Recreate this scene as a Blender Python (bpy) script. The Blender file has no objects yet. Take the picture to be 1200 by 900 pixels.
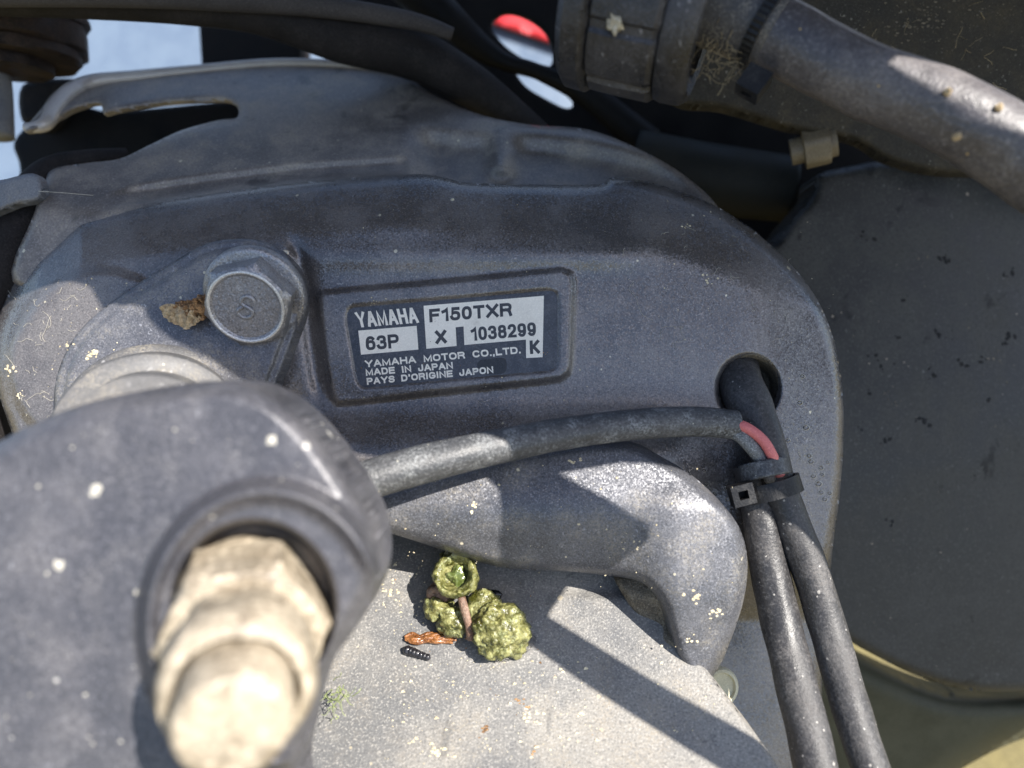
import bpy, bmesh, math, random
import numpy as np
from mathutils import Vector, Matrix, noise as mnoise

random.seed(7); np.random.seed(7)
scene = bpy.context.scene
COL = scene.collection
MM = 0.001

# ---------------------------------------------------------------- frame
# The casting is modelled in millimetres in its own frame: x right, y up, z out of the
# face; the whole frame is tilted back TILT degrees and stands ORG above the ground.
D = 212.0                      # camera distance from the face, mm
K0 = 293.5 / 1200.0            # mm per photograph pixel on the face
TILT = math.radians(36)
ct, st = math.cos(TILT), math.sin(TILT)
ROT = Matrix(((1, 0, 0), (0, st, -ct), (0, ct, st)))
ORG = Vector((0, 0, 0.62))

def P(u, v, z):
    k = K0 * (D - z) / D
    return Vector(((u - 600) * k, (450 - v) * k, z))

def W(p):
    return ROT @ (Vector(p) * MM) + ORG

# ---------------------------------------------------------------- camera
cam_d = bpy.data.cameras.new('camera'); cam = bpy.data.objects.new('camera', cam_d)
COL.objects.link(cam); scene.camera = cam
cam.matrix_world = Matrix.Translation(W((0, 0, D))) @ ROT.to_4x4()
cam_d.sensor_width = 36; cam_d.lens = 36 * D / 293.5
cam_d.clip_start = 0.004; cam_d.clip_end = 200
cam_d.dof.use_dof = True; cam_d.dof.focus_distance = (D - 4) * MM
cam_d.dof.aperture_fstop = 7.2

# ---------------------------------------------------------------- light
sun_f = Vector((0.50, 0.43, 0.75)).normalized()       # towards the sun, casting frame
sun_w = ROT @ sun_f
world = bpy.data.worlds.new('World'); scene.world = world; world.use_nodes = True
wn = world.node_tree.nodes; wl = world.node_tree.links
sky = wn.new('ShaderNodeTexSky'); sky.sky_type = 'NISHITA'; sky.sun_disc = False
sky.sun_elevation = math.asin(sun_w.z); sky.sun_rotation = math.atan2(sun_w.x, sun_w.y)
sky.dust_density = 1.2; sky.ozone_density = 1.5
bg = wn['Background']; bg.inputs['Strength'].default_value = 0.115
wl.new(sky.outputs[0], bg.inputs[0])
sun_d = bpy.data.lights.new('sun', 'SUN'); sun_d.energy = 5.0; sun_d.angle = math.radians(0.25)
sun_d.color = (1.0, 0.95, 0.88)
sun = bpy.data.objects.new('sun', sun_d); COL.objects.link(sun)
sun.rotation_euler = sun_w.to_track_quat('Z', 'Y').to_euler(); sun.location = (0, 0, 3)
scene.view_settings.view_transform = 'Standard'; scene.view_settings.look = 'None'
scene.view_settings.exposure = 1.1; scene.view_settings.gamma = 1
scene.view_settings.use_curve_mapping = False
scene.cycles.max_bounces = 6

# ---------------------------------------------------------------- materials
class NT:
    def __init__(s, name):
        s.m = bpy.data.materials.new(name); s.m.use_nodes = True
        s.n = s.m.node_tree.nodes; s.l = s.m.node_tree.links
        s.b = s.n['Principled BSDF']
        s.tc = s.n.new('ShaderNodeTexCoord')
    def noise(s, scale, detail=3, rough=0.55, dist=0.0, vec=None):
        t = s.n.new('ShaderNodeTexNoise'); t.inputs['Scale'].default_value = scale
        t.inputs['Detail'].default_value = detail; t.inputs['Roughness'].default_value = rough
        t.inputs['Distortion'].default_value = dist
        s.l.new(vec or s.tc.outputs['Object'], t.inputs['Vector']); return t.outputs['Fac']
    def ramp(s, fac, a, b, ca=0.0, cb=1.0):
        t = s.n.new('ShaderNodeMapRange'); s.l.new(fac, t.inputs[0])
        t.interpolation_type = 'SMOOTHSTEP'
        for i, v in enumerate((a, b, ca, cb)): t.inputs[i + 1].default_value = v
        return t.outputs[0]
    def mix(s, fac, a, b):
        t = s.n.new('ShaderNodeMix'); t.data_type = 'RGBA'
        for sock, v in ((t.inputs[0], fac), (t.inputs[6], a), (t.inputs[7], b)):
            if isinstance(v, (int, float)): sock.default_value = v
            elif isinstance(v, tuple): sock.default_value = (*v, 1)
            else: s.l.new(v, sock)
        return t.outputs[2]
    def math(s, op, a, b=None):
        t = s.n.new('ShaderNodeMath'); t.operation = op
        for i, v in enumerate((a, b)):
            if v is None: continue
            if isinstance(v, (int, float)): t.inputs[i].default_value = v
            else: s.l.new(v, t.inputs[i])
        return t.outputs[0]
    def voro(s, scale, out='Distance', rnd=1.0, feature='F1'):
        t = s.n.new('ShaderNodeTexVoronoi'); t.inputs['Scale'].default_value = scale
        t.inputs['Randomness'].default_value = rnd; t.feature = feature
        s.l.new(s.tc.outputs['Object'], t.inputs['Vector']); return t

def surf(name, c1, c2, rough=0.5, metal=0.0, grain=0.25, grain_scale=2200, bump=0.06, big=45, big_bump=0.0,
         dust=0.0, dustcol=(0.42, 0.37, 0.28), dust_scale=120, specks=0.0, speckcol=(0.6, 0.54, 0.4), speck_scale=260,
         coat=0.0, sss=0.0, stain=0.0, staincol=(0.03, 0.03, 0.03), flake=0.0, rvar=0.12, scratch=0.0, spec=0.5):
    """painted metal, rubber or plastic: mottled colour, fine grain, dust, chips and relief (lengths in metres)"""
    g = NT(name)
    n1 = g.noise(big, 5, 0.62); fine = g.noise(grain_scale, 2, 0.6)
    col = g.mix(g.ramp(n1, 0.35, 0.66), c1, c2)
    dark = tuple(x * (1 - grain) for x in c1); lite = tuple(min(1, x * (1 + grain * 1.4) + grain * 0.03) for x in c2)
    col = g.mix(g.ramp(fine, 0.3, 0.48, 0.65, 0.0), col, dark)
    col = g.mix(g.ramp(fine, 0.52, 0.72, 0.0, 0.75), col, lite)
    rough_s = g.ramp(n1, 0.3, 0.7, max(0.05, rough - rvar), min(1, rough + rvar))
    metal_s = None
    if stain:
        sm = g.ramp(g.noise(70, 4, 0.6, 0.6), 0.62, 0.7, 0, stain)
        col = g.mix(sm, col, staincol)
    if dust:
        d = g.math('MULTIPLY', g.ramp(g.noise(dust_scale, 6, 0.7), 0.44, 0.72), g.ramp(g.noise(1500, 3, 0.7), 0.38, 0.62))
        d = g.math('MULTIPLY', d, dust)
        col = g.mix(d, col, dustcol)
        rough_s = g.math('ADD', rough_s, g.math('MULTIPLY', d, 0.35))
    if specks:
        for sc, th in ((speck_scale, 0.16), (speck_scale * 2.3, 0.2)):
            v = g.voro(sc)
            sep = g.n.new('ShaderNodeSeparateColor'); g.l.new(v.outputs['Color'], sep.inputs[0])
            pick = g.math('LESS_THAN', sep.outputs[0], specks)
            rad = g.math('ADD', g.math('MULTIPLY', sep.outputs[1], th), g.math('MULTIPLY', g.noise(1800, 2), 0.14))
            hit = g.math('MULTIPLY', pick, g.math('LESS_THAN', v.outputs['Distance'], g.math('SUBTRACT', rad, 0.05)))
            col = g.mix(g.math('MULTIPLY', hit, 0.8), col, speckcol)
    if scratch:
        mp = g.n.new('ShaderNodeMapping'); g.l.new(g.tc.outputs['Object'], mp.inputs[0])
        mp.inputs['Rotation'].default_value = (0.3, 0.5, 0.7); mp.inputs['Scale'].default_value = (1, 0.05, 1)
        s1 = g.ramp(g.noise(900, 2, 0.5, 0.3, mp.outputs[0]), 0.66, 0.72, 0, scratch)
        s1 = g.math('MULTIPLY', s1, g.ramp(g.noise(60, 2), 0.45, 0.6))
        col = g.mix(s1, col, tuple(min(1, x * 2.5 + 0.1) for x in c2))
    g.l.new(col, g.b.inputs['Base Color']); g.l.new(rough_s, g.b.inputs['Roughness'])
    g.b.inputs['Metallic'].default_value = metal; g.b.inputs['Specular IOR Level'].default_value = spec
    if coat: g.b.inputs['Coat Weight'].default_value = coat; g.b.inputs['Coat Roughness'].default_value = 0.12
    if sss:
        g.b.inputs['Subsurface Weight'].default_value = sss; g.b.inputs['Subsurface Scale'].default_value = 0.002
        g.b.inputs['Subsurface Radius'].default_value = (0.8, 1, 0.3)
    h = fine
    bp = g.n.new('ShaderNodeBump'); bp.inputs['Strength'].default_value = 1.0
    bp.inputs['Distance'].default_value = bump * MM
    g.l.new(h, bp.inputs['Height'])
    last = bp
    if flake:
        v = g.voro(2400); va = g.n.new('ShaderNodeVectorMath'); va.operation = 'SUBTRACT'
        g.l.new(v.outputs['Color'], va.inputs[0]); va.inputs[1].default_value = (0.5, 0.5, 0.5)
        vb = g.n.new('ShaderNodeVectorMath'); vb.operation = 'SCALE'; g.l.new(va.outputs[0], vb.inputs[0]); vb.inputs['Scale'].default_value = flake
        vc = g.n.new('ShaderNodeVectorMath'); vc.operation = 'ADD'; g.l.new(vb.outputs[0], vc.inputs[0]); g.l.new(bp.outputs[0], vc.inputs[1])
        vn = g.n.new('ShaderNodeVectorMath'); vn.operation = 'NORMALIZE'; g.l.new(vc.outputs[0], vn.inputs[0]); last = vn
    if big_bump:
        b2 = g.n.new('ShaderNodeBump'); b2.inputs['Distance'].default_value = big_bump * MM
        g.l.new(g.noise(180, 5, 0.6), b2.inputs['Height']); g.l.new(last.outputs[0], b2.inputs['Normal']); last = b2
    g.l.new(last.outputs[0], g.b.inputs['Normal'])
    return g.m

PAINT = (0.088, 0.090, 0.104)
M = {}
M['face'] = surf('grey_blue_casting_paint', (0.108, 0.101, 0.102), (0.182, 0.168, 0.162), rough=0.29, metal=0.48, grain=0.34, coat=0.25, grain_scale=2300,
                 bump=0.07, flake=0.24, dust=0.22, dust_scale=55, dustcol=(0.24, 0.225, 0.2), specks=0.03, speck_scale=170, scratch=0.2)
M['rear'] = surf('dull_rear_casting_paint', (0.13, 0.116, 0.108), (0.22, 0.195, 0.178), rough=0.45, metal=0.3, grain=0.25, grain_scale=1600,
                 bump=0.05, dust=0.5, dust_scale=90, specks=0.02, stain=0.5)
M['lug'] = surf('lug_paint', (0.095, 0.097, 0.11), (0.15, 0.15, 0.162), rough=0.36, metal=0.3, grain=0.4, bump=0.08, flake=0.25,
                dust=0.4, dust_scale=90, specks=0.05, speck_scale=200, scratch=0.5)
M['arm'] = surf('clamp_arm_paint', (0.075, 0.077, 0.087), (0.125, 0.126, 0.138), rough=0.42, metal=0.35, grain=0.45, bump=0.07, flake=0.22,
                dust=0.4, dust_scale=80, specks=0.06, speck_scale=190, stain=0.35, scratch=0.4)
M['plate'] = surf('weathered_plate_metal', (0.16, 0.16, 0.16), (0.28, 0.265, 0.24), rough=0.5, metal=0.15, grain=0.35, grain_scale=1700, big=28,
                  bump=0.12, big_bump=0.10, dust=0.6, dust_scale=45, dustcol=(0.34, 0.29, 0.22), specks=0.08, speck_scale=230, speckcol=(0.45, 0.39, 0.28), stain=0.5, staincol=(0.07, 0.072, 0.075))
M['lever'] = surf('lever_paint', (0.062, 0.062, 0.071), (0.098, 0.096, 0.106), rough=0.42, metal=0.2, grain=0.35, grain_scale=1500, bump=0.12, big=60,
                  dust=0.22, dust_scale=110, dustcol=(0.33, 0.31, 0.29), specks=0.10, speck_scale=170, speckcol=(0.5, 0.48, 0.44), scratch=0.5)
M['bushing'] = surf('worn_bushing', (0.075, 0.075, 0.078), (0.12, 0.117, 0.117), rough=0.6, metal=0.0, grain=0.2, bump=0.05, dust=0.4, specks=0.06, scratch=0.6)
M['tan'] = surf('limescaled_metal', (0.21, 0.172, 0.122), (0.40, 0.34, 0.255), rough=0.5, grain=0.35, grain_scale=700, bump=0.2, big=105, big_bump=0.45,
                dust=0.5, dust_scale=200, dustcol=(0.40, 0.36, 0.29), stain=0.8, staincol=(0.10, 0.075, 0.05))
M['tandark'] = surf('brown_scaled_washer', (0.16, 0.12, 0.08), (0.25, 0.2, 0.145), rough=0.6, grain=0.2, bump=0.1, big=120, dust=0.5, dustcol=(0.4, 0.34, 0.27), dust_scale=200)
M['bolt'] = surf('bolt_paint', (0.20, 0.20, 0.215), (0.30, 0.295, 0.30), rough=0.33, metal=0.6, grain=0.4, bump=0.10, flake=0.3, dust=0.6, dust_scale=260,
                 dustcol=(0.40, 0.36, 0.31), specks=0.05)
M['bolt_rim'] = surf('worn_bolt_edge', (0.5, 0.48, 0.45), (0.68, 0.65, 0.6), rough=0.35, metal=0.4, grain=0.3, bump=0.08)
M['cable'] = surf('dusty_cable_sheath', (0.045, 0.047, 0.05), (0.075, 0.075, 0.078), rough=0.5, grain=0.5, grain_scale=1500, bump=0.15,
                  dust=0.75, dust_scale=160, dustcol=(0.30, 0.31, 0.31), specks=0.10, speck_scale=320, speckcol=(0.42, 0.4, 0.34))
M['hose'] = surf('dusty_rubber_hose', (0.026, 0.025, 0.026), (0.05, 0.048, 0.048), rough=0.52, grain=0.4, grain_scale=1300, bump=0.14,
                 dust=0.42, dust_scale=90, dustcol=(0.22, 0.2, 0.185), specks=0.14, speck_scale=300, speckcol=(0.35, 0.33, 0.3))
M['big_hose'] = surf('grey_ribbed_rubber', (0.065, 0.06, 0.065), (0.10, 0.092, 0.096), rough=0.42, grain=0.4, grain_scale=1200, bump=0.2, big_bump=0.15,
                     dust=0.5, dust_scale=80, dustcol=(0.3, 0.27, 0.25), specks=0.03, speckcol=(0.5, 0.35, 0.15))
M['boot'] = surf('grey_boot_rubber', (0.05, 0.05, 0.055), (0.085, 0.082, 0.085), rough=0.6, grain=0.4, grain_scale=1500, bump=0.15, dust=0.4, specks=0.02)
M['nylon'] = surf('black_nylon', (0.005, 0.005, 0.006), (0.011, 0.011, 0.012), rough=0.42, grain=0.3, bump=0.08, dust=0.3, dustcol=(0.2, 0.19, 0.18), spec=0.3)
M['collar'] = surf('weathered_black_plastic', (0.012, 0.012, 0.014), (0.042, 0.042, 0.049), rough=0.36, grain=0.5, bump=0.25, big_bump=0.4, big=90,
                   dust=0.35, dust_scale=150, dustcol=(0.11, 0.105, 0.11), scratch=0.9)
M['pink'] = surf('pink_insulation', (0.55, 0.13, 0.13), (0.66, 0.2, 0.18), rough=0.5, grain=0.1, bump=0.03, stain=0.3, staincol=(0.15, 0.05, 0.03))
M['wiregrey'] = surf('grey_braid', (0.12, 0.13, 0.13), (0.22, 0.22, 0.22), rough=0.7, grain=0.7, grain_scale=2500, bump=0.2)
M['casing'] = surf('dark_side_casing', (0.019, 0.019, 0.0185), (0.048, 0.047, 0.043), spec=0.3, rough=0.5, metal=0.0, grain=0.12, grain_scale=1200, bump=0.03, big=40,
                   scratch=0.35, dust=0.7, dust_scale=30, dustcol=(0.06, 0.058, 0.05), stain=0.9, staincol=(0.004, 0.004, 0.004), specks=0.02, speckcol=(0.3, 0.25, 0.2))
M['upper'] = surf('dirty_upper_casing', (0.025, 0.023, 0.020), (0.042, 0.038, 0.032), spec=0.15, rough=0.5, grain=0.3, bump=0.08, dust=0.5, dust_scale=90,
                  dustcol=(0.11, 0.09, 0.06), scratch=0.9)
M['lower'] = surf('olive_lower_casing', (0.05, 0.05, 0.033), (0.075, 0.073, 0.048), rough=0.5, grain=0.1, bump=0.02, spec=0.15)
M['black'] = surf('black_engine_grime', (0.004, 0.004, 0.004), (0.010, 0.009, 0.008), rough=0.6, grain=0.2, bump=0.05, spec=0.15)
M['darkrod'] = surf('dark_rubber', (0.010, 0.009, 0.009), (0.02, 0.018, 0.018), rough=0.7, grain=0.2, bump=0.05, dust=0.3, dustcol=(0.08, 0.07, 0.065), spec=0.15)
M['topbar'] = surf('grey_rubber_bar', (0.045, 0.042, 0.043), (0.065, 0.06, 0.06), rough=0.7, grain=0.2, bump=0.08, spec=0.15)
M['rust'] = surf('rusty_flange', (0.010, 0.007, 0.006), (0.028, 0.019, 0.015), rough=0.6, grain=0.4, bump=0.3, big_bump=0.6, big=150, dust=0.5, dustcol=(0.09, 0.06, 0.04), dust_scale=200, spec=0.15)
M['pipe'] = surf('olive_pipe', (0.016, 0.016, 0.013), (0.024, 0.023, 0.018), rough=0.6, grain=0.1, bump=0.03, spec=0.15)
M['tannut'] = surf('brass_nut', (0.14, 0.11, 0.07), (0.2, 0.165, 0.11), rough=0.5, grain=0.2, bump=0.05)
M['cream'] = surf('cream_screw', (0.58, 0.54, 0.38), (0.70, 0.66, 0.50), rough=0.4, grain=0.1, bump=0.03)
M['hull'] = surf('shaded_white_gelcoat', (0.115, 0.155, 0.22), (0.135, 0.18, 0.245), rough=0.3, grain=0.02, bump=0.0)  # white hull, its shade put into a darker, bluer base colour
M['red'] = surf('red_gelcoat', (0.4, 0.02, 0.025), (0.5, 0.03, 0.035), rough=0.3, grain=0.02, bump=0.0)
M['paleg'] = surf('pale_rim_highlight', (0.32, 0.29, 0.27), (0.4, 0.37, 0.34), rough=0.35, metal=0.2, grain=0.05, bump=0.0)
M['strap'] = surf('grey_vinyl_strap', (0.10, 0.105, 0.12), (0.15, 0.155, 0.17), rough=0.5, grain=0.25, bump=0.08, dust=0.4)
M['label'] = surf('navy_label_print', (0.030, 0.034, 0.045), (0.055, 0.06, 0.075), rough=0.38, grain=0.35, grain_scale=2000, bump=0.02, big=220, dust=0.35, dust_scale=260,
                  dustcol=(0.2, 0.2, 0.2), rvar=0.05)
M['label_white'] = surf('silver_white_print', (0.78, 0.73, 0.63), (0.86, 0.81, 0.71), rough=0.4, grain=0.06, bump=0.01, dust=0.2, dustcol=(0.36, 0.33, 0.28), stain=0.25, staincol=(0.3, 0.25, 0.18), scratch=0.0)
M['ink'] = surf('dark_ink', (0.03, 0.032, 0.038), (0.045, 0.047, 0.055), rough=0.45, grain=0.15, bump=0.01)
M['smear'] = surf('black_smear', (0.012, 0.012, 0.013), (0.02, 0.02, 0.022), rough=0.35, grain=0.1, bump=0.01)
M['algae'] = surf('wet_green_algae', (0.045, 0.046, 0.006), (0.215, 0.205, 0.075), rough=0.38, grain=0.45, grain_scale=800, bump=0.5, big=300, big_bump=0.8, coat=0.12,
                  dust=0.7, dust_scale=380, dustcol=(0.42, 0.45, 0.22), sss=0.15, stain=0.9, staincol=(0.11, 0.075, 0.01))
M['algae_in'] = surf('deep_green_pulp', (0.05, 0.075, 0.012), (0.22, 0.25, 0.09), rough=0.2, grain=0.4, grain_scale=900, bump=0.3, big_bump=0.6, coat=0.6)
M['stem'] = surf('brown_stem', (0.10, 0.055, 0.035), (0.22, 0.13, 0.09), rough=0.5, grain=0.4, bump=0.3, dust=0.4)
M['orange'] = surf('wet_orange_shred', (0.10, 0.035, 0.01), (0.30, 0.125, 0.04), rough=0.3, grain=0.3, bump=0.2, big=400, coat=0.4, big_bump=0.4)
M['insect'] = surf('black_insect_shell', (0.006, 0.006, 0.008), (0.015, 0.015, 0.02), rough=0.42, grain=0.2, bump=0.1, coat=0.3)
M['leaf'] = surf('dry_brown_leaf', (0.10, 0.05, 0.02), (0.42, 0.24, 0.10), rough=0.7, grain=0.3, bump=0.2, big=350, big_bump=0.4)
M['leafpale'] = surf('dry_straw_leaf', (0.36, 0.26, 0.14), (0.55, 0.42, 0.25), rough=0.7, grain=0.3, bump=0.2, big=350)
M['chip'] = surf('cream_paint_chip', (0.42, 0.35, 0.22), (0.62, 0.55, 0.38), rough=0.6, grain=0.3, bump=0.1)
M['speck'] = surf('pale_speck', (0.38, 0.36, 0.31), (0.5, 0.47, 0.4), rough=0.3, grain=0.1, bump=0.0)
M['spot'] = surf('dark_dried_splash', (0.010, 0.010, 0.010), (0.018, 0.018, 0.017), rough=0.5, grain=0.2, bump=0.0, spec=0.15)
M['moss'] = surf('green_moss', (0.16, 0.2, 0.06), (0.3, 0.34, 0.14), rough=0.6, grain=0.4, bump=0.1)
M['straw'] = surf('straw_fibre', (0.2, 0.15, 0.08), (0.42, 0.34, 0.2), rough=0.6, grain=0.3, bump=0.05)
M['thread'] = surf('pale_fibre', (0.35, 0.33, 0.28), (0.5, 0.47, 0.4), rough=0.6, grain=0.1, bump=0.0)
M['nest'] = surf('dried_mud', (0.36, 0.31, 0.22), (0.55, 0.5, 0.38), rough=0.8, grain=0.4, bump=0.3, big=300, big_bump=0.5)
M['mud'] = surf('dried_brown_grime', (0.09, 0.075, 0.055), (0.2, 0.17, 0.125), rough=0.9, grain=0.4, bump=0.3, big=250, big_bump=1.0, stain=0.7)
M['ground'] = surf('dry_ground', (0.12, 0.098, 0.04), (0.18, 0.148, 0.06), rough=0.9, grain=0.3, grain_scale=200, bump=1.0, big=12)
def glassmat():
    g = NT('water'); g.b.inputs['Transmission Weight'].default_value = 1; g.b.inputs['Roughness'].default_value = 0.02
    g.b.inputs['IOR'].default_value = 1.33; g.b.inputs['Base Color'].default_value = (1, 1, 1, 1); return g.m
M['water'] = glassmat()

# ---------------------------------------------------------------- object helpers
def props(o, label=None, cat=None, group=None, kind=None):
    if label: o['label'] = label
    if cat: o['category'] = cat
    if group: o['group'] = group
    if kind: o['kind'] = kind
    return o

def thing(name, label, cat, at, group=None):
    o = bpy.data.objects.new(name, None); COL.objects.link(o)
    o.empty_display_size = 0.01; o.location = W(at)
    return props(o, label, cat, group)

def rootloc(parent):
    p = parent
    while p.parent: p = p.parent
    return Vector(p.location)

RN = np.array(ROT)
def obj(name, verts, faces, mat, parent=None, smooth=True, kind=None, flip=False):
    """one mesh object from casting-frame millimetres"""
    v = np.array([tuple(x) for x in verts], dtype=float) if not isinstance(verts, np.ndarray) else verts
    w = (v * MM) @ RN.T + np.array(ORG)
    if parent is not None: base = np.array(rootloc(parent))
    else: base = np.array([w[:, 0].mean(), w[:, 1].mean(), w[:, 2].min()])
    w = w - base
    me = bpy.data.meshes.new(name)
    me.from_pydata(w.tolist(), [], [tuple(f) for f in faces]); me.update()
    mats = mat if isinstance(mat, (list, tuple)) else [mat]
    for m_ in mats: me.materials.append(M[m_])
    if smooth: me.polygons.foreach_set('use_smooth', [True] * len(me.polygons))
    bm = bmesh.new(); bm.from_mesh(me); bmesh.ops.recalc_face_normals(bm, faces=bm.faces); bm.to_mesh(me); bm.free()
    o = bpy.data.objects.new(name, me); COL.objects.link(o)
    if parent is not None: o.parent = parent
    else: o.location = Vector(base)
    if kind: o['kind'] = kind
    return o

def smoothstep(a, b, x):
    t = np.clip((x - a) / (b - a), 0, 1); return t * t * (3 - 2 * t)
def softplus(x, w): return w * np.logaddexp(0, x / w)
def gauss(x, s): return np.exp(-(x / s) ** 2)

def crom(pts, n=6, closed=True):
    pts = [np.array(p, float) for p in pts]; N = len(pts); out = []
    rng = range(N) if closed else range(N - 1)
    for i in rng:
        if closed: a, b, c, d = (pts[(i + k) % N] for k in (-1, 0, 1, 2))
        else: a, b, c, d = pts[max(i - 1, 0)], pts[i], pts[i + 1], pts[min(i + 2, N - 1)]
        for k in range(n):
            t = k / n
            out.append(0.5 * ((2 * b) + (c - a) * t + (2 * a - 5 * b + 4 * c - d) * t * t + (3 * b - a - 3 * c + d) * t ** 3))
    if not closed: out.append(pts[-1])
    return np.array(out)

def nearest(pts, loops):
    """signed distance (inside positive, even-odd) and closest point on closed loops"""
    A = np.concatenate([l for l in loops]); B = np.concatenate([np.roll(l, -1, axis=0) for l in loops])
    AB = B - A; L2 = (AB ** 2).sum(1) + 1e-12
    sd = np.empty(len(pts)); cp = np.empty((len(pts), 2))
    for s in range(0, len(pts), 8000):
        p = pts[s:s + 8000]; AP = p[:, None, :] - A[None]
        t = np.clip((AP * AB[None]).sum(2) / L2, 0, 1)
        q = A[None] + AB[None] * t[..., None]; d2 = ((p[:, None, :] - q) ** 2).sum(2)
        j = d2.argmin(1); r = np.arange(len(p))
        y = p[:, 1][:, None]
        cross = ((A[None, :, 1] > y) != (B[None, :, 1] > y)) & (p[:, 0][:, None] < A[None, :, 0] + (y - A[None, :, 1]) * AB[None, :, 0] / np.where(np.abs(AB[None, :, 1]) < 1e-9, 1e-9, AB[None, :, 1]))
        ins = cross.sum(1) % 2 == 1
        d = np.sqrt(d2[r, j]); sd[s:s + 8000] = np.where(ins, d, -d); cp[s:s + 8000] = q[r, j]
    return sd, cp

def relief(name, loops, zf, mat, parent=None, step=3.0, er=10.0, ed=4.0, skirt=8.0, jit=0.0, clip=None, back=True, kind=None):
    """a cast piece: outline(s) in photograph pixels, front surface depth zf(u, v) in mm, rounded rim, side walls and back"""
    loops = [np.array(l, float) for l in loops]
    allp = np.concatenate(loops); u0, v0 = allp.min(0) - step; u1, v1 = allp.max(0) + step
    us = np.arange(u0, u1 + step, step); vs = np.arange(v0, v1 + step, step)
    U, V = np.meshgrid(us, vs); nu, nv = len(us), len(vs)
    pts = np.stack([U.ravel(), V.ravel()], 1); sd, cp = nearest(pts, loops)
    inside = sd > 0
    I = inside.reshape(nv, nu); cell = I[:-1, :-1] | I[1:, :-1] | I[:-1, 1:] | I[1:, 1:]
    use = np.zeros((nv, nu), bool)
    use[:-1, :-1] |= cell; use[1:, :-1] |= cell; use[:-1, 1:] |= cell; use[1:, 1:] |= cell
    use = use.ravel(); pos = pts.copy(); pos[~inside] = cp[~inside]
    close = inside & (sd < step * 0.3); pos[close] = cp[close]
    d = np.where(inside & ~close, sd, 0)
    z = zf(pos[:, 0], pos[:, 1]).astype(float)
    if er > 0: z = z - ed * (1 - np.sqrt(np.clip(1 - (1 - np.clip(d, 0, er) / er) ** 2, 0, 1)))
    idx = -np.ones(len(pts), int); idx[use] = np.arange(use.sum())
    k = K0 * (D - z) / D
    X = (pos[:, 0] - 600) * k; Y = (450 - pos[:, 1]) * k
    vv = np.stack([X, Y, z], 1)[use]
    jj, ii = np.nonzero(cell); b = jj * nu + ii
    F = np.stack([idx[b], idx[b + nu], idx[b + nu + 1], idx[b + 1]], 1)
    # boundary edges -> walls
    E = np.concatenate([F[:, [0, 1]], F[:, [1, 2]], F[:, [2, 3]], F[:, [3, 0]]])
    key = np.sort(E, 1); kk = key[:, 0] * len(vv) + key[:, 1]
    uq, inv, cnt = np.unique(kk, return_inverse=True, return_counts=True)
    bd = E[cnt[inv] == 1]
    ring = np.unique(bd); m = {int(r): len(vv) + q for q, r in enumerate(ring)}
    low = vv[ring].copy(); low[:, 2] -= skirt
    faces = F.tolist() + [(int(a), m[int(a)], m[int(c)], int(c)) for a, c in bd]
    verts = np.concatenate([vv, low])
    return obj(name, verts, faces, mat, parent, kind=kind)

def tube(name, pts, radii, mat, parent=None, seg=24, cap=True, n=8, wob=0.0, kind=None, raw=False):
    c = crom(pts, n, closed=False)
    rr = np.interp(np.linspace(0, 1, len(c)), np.linspace(0, 1, len(radii)), radii) if hasattr(radii, '__len__') else np.full(len(c), radii)
    T = np.gradient(c, axis=0); T /= np.linalg.norm(T, axis=1)[:, None]
    nrm = np.cross(T[0], (0, 0, 1.0))
    if np.linalg.norm(nrm) < .1: nrm = np.cross(T[0], (0, 1.0, 0))
    V = []
    for i in range(len(c)):
        nrm = nrm - T[i] * nrm.dot(T[i]); nrm /= np.linalg.norm(nrm); b = np.cross(T[i], nrm)
        for s in range(seg):
            a = 2 * math.pi * s / seg
            r = rr[i] * (1 + (wob * mnoise.noise(Vector((c[i][0] * .12 + math.cos(a), c[i][1] * .12, math.sin(a) + c[i][2] * .12))) if wob else 0))
            V.append(c[i] + nrm * math.cos(a) * r + b * math.sin(a) * r)
    F = []
    for i in range(len(c) - 1):
        for s in range(seg):
            F.append((i * seg + s, i * seg + (s + 1) % seg, (i + 1) * seg + (s + 1) % seg, (i + 1) * seg + s))
    if cap: F.append(tuple(range(seg))); F.append(tuple((len(c) - 1) * seg + s for s in range(seg)))
    if raw: return V, F
    return obj(name, np.array(V), F, mat, parent, kind=kind)

def basis(ax):
    ax = Vector(ax).normalized(); x = ax.cross(Vector((0, 1, 0.01))).normalized(); y = ax.cross(x)
    return ax, x, y

def lathe(name, prof, o, ax, mat, parent=None, seg=64, rot=0, fn=None, smooth=True, sharp=None, cap=True):
    """prof: list of (radius, height); fn(angle, i, r) -> radius"""
    ax, x, y = basis(ax); V = []; F = []
    for i, (r, h) in enumerate(prof):
        for s in range(seg):
            a = 2 * math.pi * s / seg + rot
            rr = fn(a - rot, i, r) if fn else r
            V.append(Vector(o) + ax * h + (x * math.cos(a) + y * math.sin(a)) * rr)
    for i in range(len(prof) - 1):
        for s in range(seg): F.append((i * seg + s, i * seg + (s + 1) % seg, (i + 1) * seg + (s + 1) % seg, (i + 1) * seg + s))
    if cap: F.append(tuple(range(seg))); F.append(tuple((len(prof) - 1) * seg + s for s in range(seg)))
    ob = obj(name, V, F, mat, parent, smooth=smooth)
    if smooth:
        me = ob.data
        bm = bmesh.new(); bm.from_mesh(me)
        for e in bm.edges:
            if len(e.link_faces) == 2 and e.calc_face_angle(0) > math.radians(sharp or 40): e.smooth = False
        bm.to_mesh(me); bm.free()
    return ob

def hexr(r):                                  # hexagon radius for a lathe (r = corner radius)
    def f(a, i, rr):
        q = (a % (math.pi / 3)) - math.pi / 6
        return min(rr, r * math.cos(math.pi / 6) / math.cos(q))
    return f

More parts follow.
